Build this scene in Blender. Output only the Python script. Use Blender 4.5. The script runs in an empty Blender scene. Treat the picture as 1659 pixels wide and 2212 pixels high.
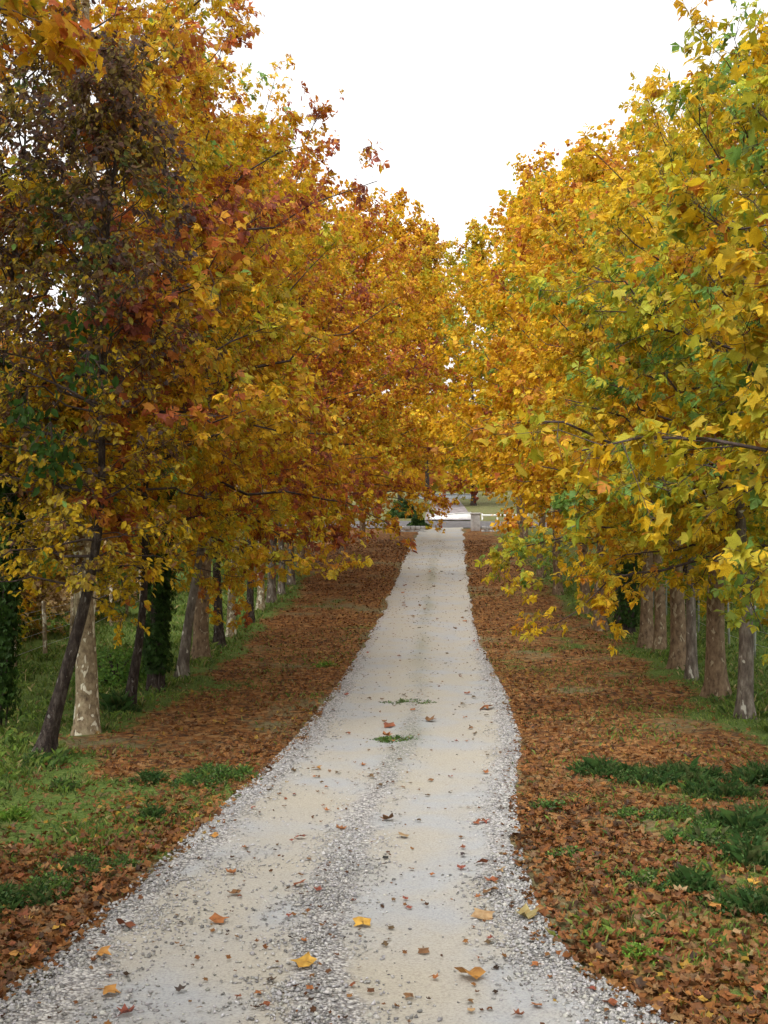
import bpy, math, random
import numpy as np
from mathutils import Vector, noise as mnoise

random.seed(7)
RNG = np.random.default_rng(11)
scene = bpy.context.scene
COL = scene.collection

# ------------------------------------------------------------------ camera
PW, PH = 1659.0, 2212.0            # picture units used for the surveyed points
FOC = 2500.0
EYE = 2.4
PITCH = math.radians(1.05)
cam_data = bpy.data.cameras.new('camera')
cam = bpy.data.objects.new('camera', cam_data)
COL.objects.link(cam)
cam.location = (0, 0, EYE)
cam.rotation_euler = (math.radians(90) - PITCH, 0, 0)
cam_data.sensor_fit = 'HORIZONTAL'
cam_data.sensor_width = 36.0
cam_data.lens = 36.0 * FOC / PW
cam_data.clip_end = 4000
cam_data.clip_start = 0.05
scene.camera = cam

# ------------------------------------------------------------------ light
SUN_EL, SUN_AZ = math.radians(54), math.radians(-155)   # az from +Y towards +X
world = bpy.data.worlds.new("World")
scene.world = world
world.use_nodes = True
nt = world.node_tree
nt.nodes.clear()
wo = nt.nodes.new('ShaderNodeOutputWorld')
bg = nt.nodes.new('ShaderNodeBackground')
sky = nt.nodes.new('ShaderNodeTexSky')
sky.sky_type = 'NISHITA'
sky.sun_disc = False
sky.sun_elevation = SUN_EL
sky.sun_rotation = SUN_AZ
sky.air_density = 1.0
sky.dust_density = 3.0
hs = nt.nodes.new('ShaderNodeHueSaturation')
hs.inputs['Saturation'].default_value = 0.0
hs.inputs['Value'].default_value = 1.3
nt.links.new(sky.outputs[0], hs.inputs['Color'])
nt.links.new(hs.outputs[0], bg.inputs['Color'])
bg.inputs['Strength'].default_value = 0.15
nt.links.new(bg.outputs[0], wo.inputs['Surface'])

sun_data = bpy.data.lights.new('sun', 'SUN')
sun_data.energy = 1.1
sun_data.angle = math.radians(35)
sun_data.color = (1.0, 0.97, 0.93)
sun = bpy.data.objects.new('sun', sun_data)
COL.objects.link(sun)
sdir = Vector((math.sin(SUN_AZ) * math.cos(SUN_EL), math.cos(SUN_AZ) * math.cos(SUN_EL), math.sin(SUN_EL)))
sun.rotation_euler = sdir.to_track_quat('Z', 'Y').to_euler()
sun.location = (0, 0, 30)

scene.view_settings.view_transform = 'Standard'
scene.view_settings.look = 'None'
scene.view_settings.exposure = 0.98
scene.view_settings.gamma = 1.0
scene.view_settings.use_curve_mapping = False
scene.render.engine = 'CYCLES'
scene.cycles.max_bounces = 7
scene.cycles.diffuse_bounces = 4
scene.cycles.transmission_bounces = 4
scene.cycles.use_denoising = True

# ------------------------------------------------------------------ terrain
GY = np.array([-40, -10, 0, 4, 8, 12, 16, 20, 28, 36, 44, 52, 60, 67, 74, 80, 100, 130, 200, 400, 1200.])
GZ = np.array([0.3, 0.1, 0, -.10, -.40, -.72, -.95, -1.10, -1.35, -1.40, -1.18, -.80, -.38, -.02, .42, 1.0, 1.7, 2.1, 2.6, 5, 9.])

def _pchip_like(y):
    # smooth the profile by averaging a few neighbouring samples
    return (np.interp(y - 1.5, GY, GZ) + np.interp(y, GY, GZ) * 2 + np.interp(y + 1.5, GY, GZ)) / 4

def vnoise(x, y, s, seed=0):
    """cheap smooth value noise, vectorised, range about -1..1"""
    x = np.asarray(x, float) * s + seed * 17.3
    y = np.asarray(y, float) * s - seed * 9.1
    xi, yi = np.floor(x), np.floor(y)
    fx, fy = x - xi, y - yi
    fx = fx * fx * (3 - 2 * fx); fy = fy * fy * (3 - 2 * fy)
    def h(a, b):
        v = np.sin(a * 127.1 + b * 311.7 + seed * 3.7) * 43758.5453
        return (v - np.floor(v)) * 2 - 1
    return (h(xi, yi) * (1 - fx) + h(xi + 1, yi) * fx) * (1 - fy) + (h(xi, yi + 1) * (1 - fx) + h(xi + 1, yi + 1) * fx) * fy

def gz0(x, y):
    x = np.asarray(x, float); y = np.asarray(y, float)
    z = _pchip_like(y)
    cx = -0.67 + 0.056 * y
    d = np.abs(x - cx)
    out = np.clip((d - 1.6) / 2.0, 0, 1)
    z = z + out * (0.05 * vnoise(x, y, 0.6, 1) + 0.03 * vnoise(x, y, 1.9, 2)) 
    z = z + np.clip((d - 7) / 30, 0, 3) * 0.8 * (y > -50)
    return z

def ray(px, py):
    dx = (px - PW / 2) / FOC; dy = -(py - PH / 2) / FOC
    c, s = math.cos(PITCH), math.sin(PITCH)
    return np.array([dx, c + dy * s, -s + dy * c])

def gp(px, py):
    """ground point seen at a surveyed picture position"""
    r = ray(px, py)
    t = 3.0
    while t < 400:
        p = r * t
        if EYE + p[2] <= float(gz0(p[0], p[1])):
            break
        t += 0.03
    return (float(p[0]), float(p[1]), float(gz0(p[0], p[1])))

def proj(p):
    """world point -> picture units (used only to choose the level of detail)"""
    p = np.asarray(p, float)
    c, s = math.cos(PITCH), math.sin(PITCH)
    z = p[..., 2] - EYE
    dep = p[..., 1] * c - z * s
    up = p[..., 1] * s + z * c
    dep = np.where(dep < .1, .1, dep)
    return PW / 2 + FOC * p[..., 0] / dep, PH / 2 - FOC * up / dep, dep

# road edges, measured
LE = [(60, 2130), (100, 2100), (225, 1985), (360, 1870), (470, 1770), (560, 1690), (650, 1600), (740, 1480), (800, 1380), (850, 1270), (880, 1200), (905, 1150)]
RE = [(1400, 2200), (1215, 2090), (1135, 1950), (1110, 1850), (1098, 1700), (1115, 1600), (1080, 1490), (1035, 1400), (1010, 1280), (1003, 1200), (1000, 1150)]
le = np.array([gp(*p) for p in LE]); re_ = np.array([gp(*p) for p in RE])
def edgeL(y):
    v = np.interp(y, le[:, 1], le[:, 0])
    v = np.where(np.asarray(y) < le[0, 1], le[0, 0] - (le[0, 1] - y) * 0.12, v)
    return np.where(np.asarray(y) > le[-1, 1], le[-1, 0] + (y - le[-1, 1]) * 0.056, v)
def edgeR(y):
    v = np.interp(y, re_[:, 1], re_[:, 0])
    v = np.where(np.asarray(y) < re_[0, 1], re_[0, 0] + (re_[0, 1] - y) * 0.35, v)
    return np.where(np.asarray(y) > re_[-1, 1], re_[-1, 0] + (y - re_[-1, 1]) * 0.056, v)
ROAD_END = 69.0
def road_mask(x, y, soft=0.25):
    """1 inside the drive, falling to 0 outside"""
    l, r = edgeL(y), edgeR(y)
    m = np.minimum(x - l, r - x) / soft
    return np.clip(m, 0, 1) * (np.asarray(y) < ROAD_END)
def gz(x, y):
    return gz0(x, y)

# ------------------------------------------------------------------ helpers
def tag(o, label=None, cat=None, group=None, kind=None):
    if label: o['label'] = label
    if cat: o['category'] = cat
    if group: o['group'] = group
    if kind: o['kind'] = kind
    return o

def empty(name, loc, rz=0):
    o = bpy.data.objects.new(name, None)
    o.location = loc; o.rotation_euler = (0, 0, rz)
    o.empty_display_size = 0.3
    COL.objects.link(o)
    return o

def fast_mesh(name, V, polys, mat=None, colors=None, smooth=False, uv=None):
    """V (n,3); polys list of (m,k) int arrays; colors (n,3) per vertex"""
    me = bpy.data.meshes.new(name)
    V = np.ascontiguousarray(V, dtype=np.float32)
    me.vertices.add(len(V)); me.vertices.foreach_set('co', V.ravel())
    loops = np.concatenate([p.ravel() for p in polys]).astype(np.int32)
    counts = np.concatenate([np.full(len(p), p.shape[1], np.int32) for p in polys])
    starts = np.concatenate([[0], np.cumsum(counts)[:-1]]).astype(np.int32)
    me.loops.add(len(loops)); me.loops.foreach_set('vertex_index', loops)
    me.polygons.add(len(counts)); me.polygons.foreach_set('loop_start', starts)
    try:
        me.polygons.foreach_set('loop_total', counts)
    except Exception:
        pass
    if smooth:
        me.polygons.foreach_set('use_smooth', np.ones(len(counts), bool))
    if colors is not None:
        a = me.color_attributes.new('Col', 'FLOAT_COLOR', 'POINT')
        c = np.ones((len(V), 4), np.float32); c[:, :3] = colors
        a.data.foreach_set('color', c.ravel())
    if uv is not None:
        u = me.uv_layers.new(name='UVMap')
        u.data.foreach_set('uv', np.asarray(uv, np.float32)[loops].ravel())
    me.update(calc_edges=True)
    if mat: me.materials.append(mat)
    return me

def link(name, me, parent=None, loc=(0, 0, 0)):
    o = bpy.data.objects.new(name, me)
    COL.objects.link(o)
    o.location = loc
    if parent: o.parent = parent
    return o

def norm(v):
    return v / np.maximum(np.linalg.norm(v, axis=-1, keepdims=True), 1e-9)

def loft(P, R, sides):
    """P (n,k,3) paths, R (n,k) radii -> verts, quads"""
    n, k, _ = P.shape
    T = np.gradient(P, axis=1)
    T = norm(T)
    ref = np.where(np.abs(T[..., 2:3]) > .9, np.array([1., 0, 0]), np.array([0, 0, 1.]))
    A = norm(np.cross(T, ref)); B = np.cross(T, A)
    ang = np.arange(sides) * 2 * math.pi / sides
    ring = A[:, :, None, :] * np.cos(ang)[None, None, :, None] + B[:, :, None, :] * np.sin(ang)[None, None, :, None]
    V = P[:, :, None, :] + ring * R[:, :, None, None]
    V = V.reshape(-1, 3)
    i = np.arange(n)[:, None, None] * k * sides
    j = np.arange(k - 1)[None, :, None] * sides
    s = np.arange(sides)[None, None, :]
    s2 = (s + 1) % sides
    a = i + j + s; b = i + j + s2; c = b + sides; d = a + sides
    Q = np.stack([a, b, c, d], -1).reshape(-1, 4)
    return V, Q

class Batch:
    def __init__(self): self.V = []; self.P = {}; self.C = []; self.n = 0
    def add(self, V, Q, col=None):
        self.V.append(V); self.P.setdefault(Q.shape[1], []).append(Q + self.n)
        if col is not None: self.C.append(np.broadcast_to(col, (len(V), 3)) if np.ndim(col) == 1 else col)
        self.n += len(V)
    def mesh(self, name, mat, smooth=False):
        return fast_mesh(name, np.concatenate(self.V), [np.concatenate(v) for v in self.P.values()], mat,
                         np.concatenate(self.C) if self.C else None, smooth)

def box_arr(x0, x1, y0, y1, z0, z1, bev=0.0):
    import itertools
    V = np.array([(x, y, z) for x in (x0, x1) for y in (y0, y1) for z in (z0, z1)], float)
    Q = np.array([(0, 1, 3, 2), (4, 6, 7, 5), (0, 4, 5, 1), (2, 3, 7, 6), (0, 2, 6, 4), (1, 5, 7, 3)])
    return V, Q

# ------------------------------------------------------------------ materials
def new_mat(name):
    m = bpy.data.materials.new(name); m.use_nodes = True
    n = m.node_tree; n.nodes.clear()
    out = n.nodes.new('ShaderNodeOutputMaterial')
    return m, n, out
def N(nt, t, **kw):
    n = nt.nodes.new(t)
    for k, v in kw.items():
        if k in n.inputs: n.inputs[k].default_value = v
        else: setattr(n, k, v)
    return n
def ramp(nt, stops, interp='LINEAR'):
    r = nt.nodes.new('ShaderNodeValToRGB'); r.color_ramp.interpolation = interp
    e = r.color_ramp.elements
    while len(e) < len(stops): e.new(0.5)
    for i, (p, c) in enumerate(stops):
        e[i].position = p; e[i].color = tuple(c) + (1,) if len(c) == 3 else c
    return r

def leaf_material(name, transl=0.42, vein=True):
    m, n, out = new_mat(name)
    at = N(n, 'ShaderNodeAttribute', attribute_name='Col')
    tc = N(n, 'ShaderNodeTexCoord')
    no = N(n, 'ShaderNodeTexNoise', Scale=26.0, Detail=3.0)
    n.links.new(tc.outputs['Object'], no.inputs['Vector'])
    r = ramp(n, [(0.32, (0.80, 0.68, 0.6)), (0.55, (1.1, 1.1, 1.1)), (0.75, (1.22, 1.2, 1.1))])
    n.links.new(no.outputs['Fac'], r.inputs[0])
    mx = N(n, 'ShaderNodeMixRGB', blend_type='MULTIPLY'); mx.inputs[0].default_value = 1
    n.links.new(at.outputs['Color'], mx.inputs[1]); n.links.new(r.outputs[0], mx.inputs[2])
    p = N(n, 'ShaderNodeBsdfPrincipled', Roughness=0.55)
    p.inputs['Specular IOR Level'].default_value = 0.22
    n.links.new(mx.outputs[0], p.inputs['Base Color'])
    t = N(n, 'ShaderNodeBsdfTranslucent')
    n.links.new(mx.outputs[0], t.inputs['Color'])
    mix = N(n, 'ShaderNodeMixShader'); mix.inputs[0].default_value = transl
    n.links.new(p.outputs[0], mix.inputs[1]); n.links.new(t.outputs[0], mix.inputs[2])
    n.links.new(mix.outputs[0], out.inputs['Surface'])
    return m
M_LEAF = leaf_material('autumn_leaf', 0.5)
M_LITTER = leaf_material('fallen_leaf', 0.12)
M_GRASS = leaf_material('grass_blade', 0.3)

def bark_material(name, cols, scale=9.0, patch=None, rough=0.9, bump=0.4, stretch=0.35):
    m, n, out = new_mat(name)
    tc = N(n, 'ShaderNodeTexCoord')
    mp = N(n, 'ShaderNodeMapping'); mp.inputs['Scale'].default_value = (1, 1, stretch)
    n.links.new(tc.outputs['Object'], mp.inputs[0])
    no = N(n, 'ShaderNodeTexNoise', Scale=scale, Detail=6.0, Roughness=0.65)
    n.links.new(mp.outputs[0], no.inputs['Vector'])
    r = ramp(n, [(0.30, cols[0]), (0.5, cols[1]), (0.72, cols[2])])
    n.links.new(no.outputs['Fac'], r.inputs[0])
    colout = r.outputs[0]
    if patch:
        vo = N(n, 'ShaderNodeTexNoise', Scale=scale * 0.75, Detail=2.5, Distortion=0.6)
        mp2 = N(n, 'ShaderNodeMapping'); mp2.inputs['Scale'].default_value = (1, 1, .55); mp2.inputs['Location'].default_value = (4, 7, 2)
        n.links.new(tc.outputs['Object'], mp2.inputs[0]); n.links.new(mp2.outputs[0], vo.inputs['Vector'])
        rp = ramp(n, [(patch[1], (0, 0, 0)), (patch[1] + .03, (1, 1, 1))])
        n.links.new(vo.outputs['Fac'], rp.inputs[0])
        mx = N(n, 'ShaderNodeMixRGB')
        n.links.new(rp.outputs[0], mx.inputs[0]); n.links.new(colout, mx.inputs[1]); mx.inputs[2].default_value = tuple(patch[0]) + (1,)
        colout = mx.outputs[0]
    n2 = N(n, 'ShaderNodeTexNoise', Scale=scale * 6, Detail=4.0)
    n.links.new(mp.outputs[0], n2.inputs['Vector'])
    add = N(n, 'ShaderNodeMath', operation='ADD')
    n.links.new(no.outputs['Fac'], add.inputs[0]); n.links.new(n2.outputs['Fac'], add.inputs[1])
    b = N(n, 'ShaderNodeBump', Strength=min(1.0, bump * 1.6), Distance=0.05)
    n.links.new(add.outputs[0], b.inputs['Height'])
    p = N(n, 'ShaderNodeBsdfPrincipled', Roughness=rough)
    p.inputs['Specular IOR Level'].default_value = 0.2
    n.links.new(colout, p.inputs['Base Color']); n.links.new(b.outputs[0], p.inputs['Normal'])
    n.links.new(p.outputs[0], out.inputs['Surface'])
    return m
BARK = {
    'cream': bark_material('cream_plane_bark', [(.10, .07, .045), (.30, .23, .14), (.48, .40, .26)], 15, ((.74, .69, .54), .57), stretch=.6),
    'plane': bark_material('brown_plane_bark', [(.07, .045, .03), (.21, .14, .085), (.33, .235, .145)], 15, ((.40, .33, .22), .60), stretch=.5),
    'dark': bark_material('dark_rough_bark', [(.018, .013, .012), (.06, .043, .036), (.17, .14, .115)], 20, ((.26, .24, .21), .66), bump=.9),
    'grey': bark_material('grey_bark', [(.05, .04, .032), (.15, .12, .095), (.34, .30, .25)], 10, ((.5, .47, .4), .62)),
}
M_TWIG = bark_material('twig_bark', [(.035, .025, .022), (.07, .05, .045), (.12, .095, .085)], 10, bump=.2)

def simple_mat(name, c1, c2, scale=8, rough=.85, bump=.2, detail=6):
    m, n, out = new_mat(name)
    tc = N(n, 'ShaderNodeTexCoord')
    no = N(n, 'ShaderNodeTexNoise', Scale=float(scale), Detail=float(detail))
    n.links.new(tc.outputs['Object'], no.inputs['Vector'])
    r = ramp(n, [(0.35, c1), (0.65, c2)])
    n.links.new(no.outputs['Fac'], r.inputs[0])
    b = N(n, 'ShaderNodeBump', Strength=float(bump), Distance=0.02)
    n.links.new(no.outputs['Fac'], b.inputs['Height'])
    p = N(n, 'ShaderNodeBsdfPrincipled', Roughness=rough)
    n.links.new(r.outputs[0], p.inputs['Base Color']); n.links.new(b.outputs[0], p.inputs['Normal'])
    n.links.new(p.outputs[0], out.inputs['Surface'])
    return m

# ground: vertex colour = (grass amount, litter amount, soil); fine cells give leaf-sized speckle
def ground_material():
    m, n, out = new_mat('verge_ground')
    at = N(n, 'ShaderNodeAttribute', attribute_name='Col')
    sep = N(n, 'ShaderNodeSeparateColor'); n.links.new(at.outputs['Color'], sep.inputs[0])
    tc = N(n, 'ShaderNodeTexCoord')
    vo = N(n, 'ShaderNodeTexVoronoi', Scale=11.0); vo.inputs['Randomness'].default_value = 1
    n.links.new(tc.outputs['Object'], vo.inputs['Vector'])
    sc = N(n, 'ShaderNodeSeparateColor'); n.links.new(vo.outputs['Color'], sc.inputs[0])
    lit = ramp(n, [(0.0, (.05, .028, .016)), (0.25, (.12, .052, .02)), (0.5, (.20, .085, .026)), (0.75, (.27, .125, .04)), (1.0, (.31, .18, .075))])
    n.links.new(sc.outputs[0], lit.inputs[0])
    g = N(n, 'ShaderNodeTexNoise', Scale=30.0, Detail=5.0); n.links.new(tc.outputs['Object'], g.inputs['Vector'])
    gr = ramp(n, [(0.3, (.05, .08, .02)), (0.55, (.11, .17, .035)), (0.8, (.23, .24, .08))])
    n.links.new(g.outputs['Fac'], gr.inputs[0])
    sg = N(n, 'ShaderNodeTexNoise', Scale=18.0, Detail=8.0); n.links.new(tc.outputs['Object'], sg.inputs['Vector'])
    so = ramp(n, [(0.3, (.08, .07, .03)), (0.7, (.23, .19, .10))])
    n.links.new(sg.outputs['Fac'], so.inputs[0])
    # broken-up masks
    def mask(chan, scale, seed):
        nn = N(n, 'ShaderNodeTexNoise', Scale=scale, Detail=5.0, Roughness=.7)
        mp = N(n, 'ShaderNodeMapping'); mp.inputs['Location'].default_value = (seed, seed * 2, 0)
        n.links.new(tc.outputs['Object'], mp.inputs[0]); n.links.new(mp.outputs[0], nn.inputs['Vector'])
        a = N(n, 'ShaderNodeMath', operation='ADD'); n.links.new(sep.outputs[chan], a.inputs[0]); n.links.new(nn.outputs['Fac'], a.inputs[1])
        r = ramp(n, [(0.44, (0, 0, 0)), (0.56, (1, 1, 1))])
        h = N(n, 'ShaderNodeMath', operation='MULTIPLY'); h.inputs[1].default_value = .5
        n.links.new(a.outputs[0], h.inputs[0]); n.links.new(h.outputs[0], r.inputs[0])
        return r
    ml = mask(1, 6.0, 3.0); mg = mask(0, 4.0, 9.0)
    m1 = N(n, 'ShaderNodeMixRGB'); n.links.new(ml.outputs[0], m1.inputs[0]); n.links.new(so.outputs[0], m1.inputs[1]); n.links.new(lit.outputs[0], m1.inputs[2])
    m2 = N(n, 'ShaderNodeMixRGB'); n.links.new(mg.outputs[0], m2.inputs[0]); n.links.new(m1.outputs[0], m2.inputs[1]); n.links.new(gr.outputs[0], m2.inputs[2])
    add = N(n, 'ShaderNodeMath', operation='ADD'); n.links.new(sc.outputs[1], add.inputs[0]); n.links.new(sg.outputs['Fac'], add.inputs[1])
    b = N(n, 'ShaderNodeBump', Strength=.8, Distance=.03); n.links.new(add.outputs[0], b.inputs['Height'])
    p = N(n, 'ShaderNodeBsdfPrincipled', Roughness=.95); p.inputs['Specular IOR Level'].default_value = .15
    n.links.new(m2.outputs[0], p.inputs['Base Color']); n.links.new(b.outputs[0], p.inputs['Normal'])
    n.links.new(p.outputs[0], out.inputs['Surface'])
    return m

def road_material():
    """vertex colour: R = loose gravel amount, G = dirt, B = far darkening litter specks"""
    m, n, out = new_mat('gravel_drive')
    at = N(n, 'ShaderNodeAttribute', attribute_name='Col')
    sep = N(n, 'ShaderNodeSeparateColor'); n.links.new(at.outputs['Color'], sep.inputs[0])
    tc = N(n, 'ShaderNodeTexCoord')
    n1 = N(n, 'ShaderNodeTexNoise', Scale=0.9, Detail=4.0); n.links.new(tc.outputs['Object'], n1.inputs['Vector'])
    base = ramp(n, [(0.3, (.415, .38, .31)), (0.48, (.405, .38, .33)), (0.62, (.375, .382, .385)), (0.8, (.415, .39, .335))])
    n.links.new(n1.outputs['Fac'], base.inputs[0])
    n2 = N(n, 'ShaderNodeTexNoise', Scale=60.0, Detail=8.0, Roughness=.7); n.links.new(tc.outputs['Object'], n2.inputs['Vector'])
    fine = ramp(n, [(0.3, (.62, .62, .64)), (0.5, (.97, .97, .97)), (0.75, (1.18, 1.17, 1.15))])
    n.links.new(n2.outputs['Fac'], fine.inputs[0])
    mx = N(n, 'ShaderNodeMixRGB', blend_type='MULTIPLY'); mx.inputs[0].default_value = 1
    n.links.new(base.outputs[0], mx.inputs[1]); n.links.new(fine.outputs[0], mx.inputs[2])
    # loose gravel cells
    vo = N(n, 'ShaderNodeTexVoronoi', Scale=48.0); n.links.new(tc.outputs['Object'], vo.inputs['Vector'])
    sc = N(n, 'ShaderNodeSeparateColor'); n.links.new(vo.outputs['Color'], sc.inputs[0])
    gv = ramp(n, [(0.0, (.20, .19, .19)), (0.35, (.38, .37, .36)), (0.7, (.54, .52, .49)), (1.0, (.68, .66, .62))])
    n.links.new(sc.outputs[0], gv.inputs[0])
    ed = ramp(n, [(0.0, (1, 1, 1)), (0.45, (.9, .9, .9)), (0.75, (.35, .33, .32))])
    n.links.new(vo.outputs['Distance'], ed.inputs[0])
    gm = N(n, 'ShaderNodeMixRGB', blend_type='MULTIPLY'); gm.inputs[0].default_value = 1
    n.links.new(gv.outputs[0], gm.inputs[1]); n.links.new(ed.outputs[0], gm.inputs[2])
    nm = N(n, 'ShaderNodeTexNoise', Scale=7.0, Detail=6.0, Roughness=.75); n.links.new(tc.outputs['Object'], nm.inputs['Vector'])
    a = N(n, 'ShaderNodeMath', operation='ADD'); n.links.new(sep.outputs[0], a.inputs[0]); n.links.new(nm.outputs['Fac'], a.inputs[1])
    r = ramp(n, [(0.46, (0, 0, 0)), (0.62, (1, 1, 1))])
    h = N(n, 'ShaderNodeMath', operation='MULTIPLY'); h.inputs[1].default_value = .5
    n.links.new(a.outputs[0], h.inputs[0]); n.links.new(h.outputs[0], r.inputs[0])
    m1 = N(n, 'ShaderNodeMixRGB'); n.links.new(r.outputs[0], m1.inputs[0]); n.links.new(mx.outputs[0], m1.inputs[1]); n.links.new(gm.outputs[0], m1.inputs[2])
    # leaf crumbs and damp dirt
    vo2 = N(n, 'ShaderNodeTexVoronoi', Scale=7.0)
    n.links.new(tc.outputs['Object'], vo2.inputs['Vector'])
    s2 = N(n, 'ShaderNodeSeparateColor'); n.links.new(vo2.outputs['Color'], s2.inputs[0])
    dd = N(n, 'ShaderNodeMath', operation='MULTIPLY'); n.links.new(sep.outputs[1], dd.inputs[0]); n.links.new(s2.outputs[0], dd.inputs[1])
    lt = N(n, 'ShaderNodeMath', operation='LESS_THAN'); n.links.new(vo2.outputs['Distance'], lt.inputs[0])
    d3 = N(n, 'ShaderNodeMath', operation='MULTIPLY'); d3.inputs[1].default_value = .45; n.links.new(dd.outputs[0], d3.inputs[0])
    n.links.new(d3.outputs[0], lt.inputs[1])
    crumb = ramp(n, [(0, (.12, .07, .03)), (1, (.22, .13, .05))]); n.links.new(s2.outputs[1], crumb.inputs[0])
    m2 = N(n, 'ShaderNodeMixRGB'); n.links.new(lt.outputs[0], m2.inputs[0]); n.links.new(m1.outputs[0], m2.inputs[1]); n.links.new(crumb.outputs[0], m2.inputs[2])
    # green film on the middle strip
    m3 = N(n, 'ShaderNodeMixRGB'); m3.inputs[2].default_value = (.10, .13, .05, 1)
    gmul = N(n, 'ShaderNodeMath', operation='MULTIPLY'); n.links.new(sep.outputs[2], gmul.inputs[0]); n.links.new(n2.outputs['Fac'], gmul.inputs[1])
    n.links.new(gmul.outputs[0], m3.inputs[0]); n.links.new(m2.outputs[0], m3.inputs[1])
    inv = N(n, 'ShaderNodeMath', operation='MULTIPLY'); n.links.new(vo.outputs['Distance'], inv.inputs[0]); n.links.new(r.outputs[0], inv.inputs[1])
    sb = N(n, 'ShaderNodeMath', operation='SUBTRACT'); n.links.new(n2.outputs['Fac'], sb.inputs[0]); n.links.new(inv.outputs[0], sb.inputs[1])
    b = N(n, 'ShaderNodeBump', Strength=.6, Distance=.012); n.links.new(sb.outputs[0], b.inputs['Height'])
    p = N(n, 'ShaderNodeBsdfPrincipled', Roughness=.9); p.inputs['Specular IOR Level'].default_value = .25
    n.links.new(m3.outputs[0], p.inputs['Base Color']); n.links.new(b.outputs[0], p.inputs['Normal'])
    n.links.new(p.outputs[0], out.inputs['Surface'])
    return m

# ------------------------------------------------------------------ rows of trees (positions)
# (px, py of the foot, trunk width in picture units, bark, lean to the right in m)
LROW = [(-12, 1585, 26, 'dark', .35), (90, 1637, 46, 'dark', 1.1), (185, 1583, 50, 'cream', .06), (274, 1535, 30, 'dark', .6),
        (335, 1492, 34, 'dark', .15), (392, 1462, 24, 'grey', .6), (434, 1424, 36, 'plane', -.05), (474, 1396, 22, 'dark', .0),
        (500, 1374, 20, 'cream', .05), (541, 1345, 18, 'dark', -.1), (563, 1318, 18, 'cream', .1), (587, 1300, 20, 'grey', .1),
        (607, 1283, 16, 'grey', .05), (629, 1263, 16, 'grey', .0)]
RROW = [(1610, 1550, 36, 'grey', .02), (1550, 1505, 46, 'plane', .02), (1495, 1468, 24, 'grey', .05), (1466, 1446, 38, 'plane', .05),
        (1424, 1412, 27, 'plane', -.02), (1396, 1398, 30, 'plane', .0), (1358, 1378, 26, 'dark', 0), (1338, 1352, 22, 'dark', 0)]
lfoot = [gp(a, b) for a, b, *_ in LROW]
rfoot = [gp(a, b) for a, b, *_ in RROW]
rowLx = lambda y: np.interp(y, [p[1] for p in sorted(lfoot, key=lambda q: q[1])] + [58, 70], [p[0] for p in sorted(lfoot, key=lambda q: q[1])] + [-4.2, -3.2])
rowRx = lambda y: np.interp(y, [p[1] for p in sorted(rfoot, key=lambda q: q[1])] + [58, 70], [p[0] for p in sorted(rfoot, key=lambda q: q[1])] + [6.4, 7.0])

def grass_amount(x, y):
    """0..1 how green the verge is"""
    l, r = edgeL(y), edgeR(y)
    rl, rr = rowLx(y), rowRx(y)
    n1 = vnoise(x, y, .55, 5) * .5 + vnoise(x, y, 1.6, 6) * .35 + vnoise(x, y, 4.0, 8) * .2
    beyondL = np.clip((rl + 1.0 - x) / .9, 0, 1)
    beyondR = np.clip((x - rr + .9) / .9, 0, 1)
    near = np.clip((15 - y) / 5, 0, 1) * np.where(x < 0, .44, .45)
    fr = np.where(x < l, (l - x) / 3.4, (x - r) / 3.4)      # distance from the drive
    band = np.exp(-((fr - .38) / .28) ** 2)
    g = .95 * np.maximum(beyondL, beyondR) + near * band * .72 + n1 * .75 + .16
    far = np.clip((y - 30) / 20, 0, 1)
    return np.clip(g, 0, 1) * (1 - .4 * far)

# ------------------------------------------------------------------ ground sheet
def graded(a, b, s0, grow):
    out = [a]; s = s0
    while out[-1] < b:
        out.append(out[-1] + s); s *= grow
    return np.array(out)
xs_r = graded(0, 900, .16, 1.045)
xs = np.concatenate([-xs_r[::-1], xs_r[1:]])
ys = np.concatenate([-graded(0, 40, .8, 1.2)[::-1] + 3.0, graded(3.0, 1200, .14, 1.018)[1:]])
X, Y = np.meshgrid(xs, ys)
Z = gz(X, Y)
msk = np.clip(road_mask(X, Y, .35), 0, 1)
cross = ((Y > 69.5) & (Y < 74.5)).astype(float)
Z = Z - .06 * msk - .05 * cross
Zs = Z + np.where((msk < .01), .018 * vnoise(X, Y, 5, 4) + .012 * vnoise(X, Y, 11, 7), 0) * np.clip((60 - Y) / 20, 0, 1)
G = grass_amount(X, Y)
fr = np.where(X < edgeL(Y), edgeL(Y) - X, X - edgeR(Y))
lit = np.clip(.9 - .15 * np.clip(fr - 4.5, 0, 4) + .5 * vnoise(X, Y, .8, 41) + .3 * vnoise(X, Y, 2.3, 42), .1, 1) * (Y < 69) * .9
farG = np.clip((np.abs(X - 1) - 8) / 4, 0, 1)
lit = lit * (1 - farG)
lit = lit - .45 * np.clip(1 - np.abs(fr) / .25, 0, 1)
C = np.stack([np.where(Y > 69, .45, G), lit, np.zeros_like(G)], -1).reshape(-1, 3)
nx = len(xs); ny = len(ys)
ii = (np.arange(ny - 1)[:, None] * nx + np.arange(nx - 1)[None, :]).ravel()
Q = np.stack([ii, ii + 1, ii + 1 + nx, ii + nx], -1)
gme = fast_mesh('ground', np.stack([X, Y, Zs], -1).reshape(-1, 3), [Q], ground_material(), C, True)
tag(link('ground', gme), kind='structure')

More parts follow.
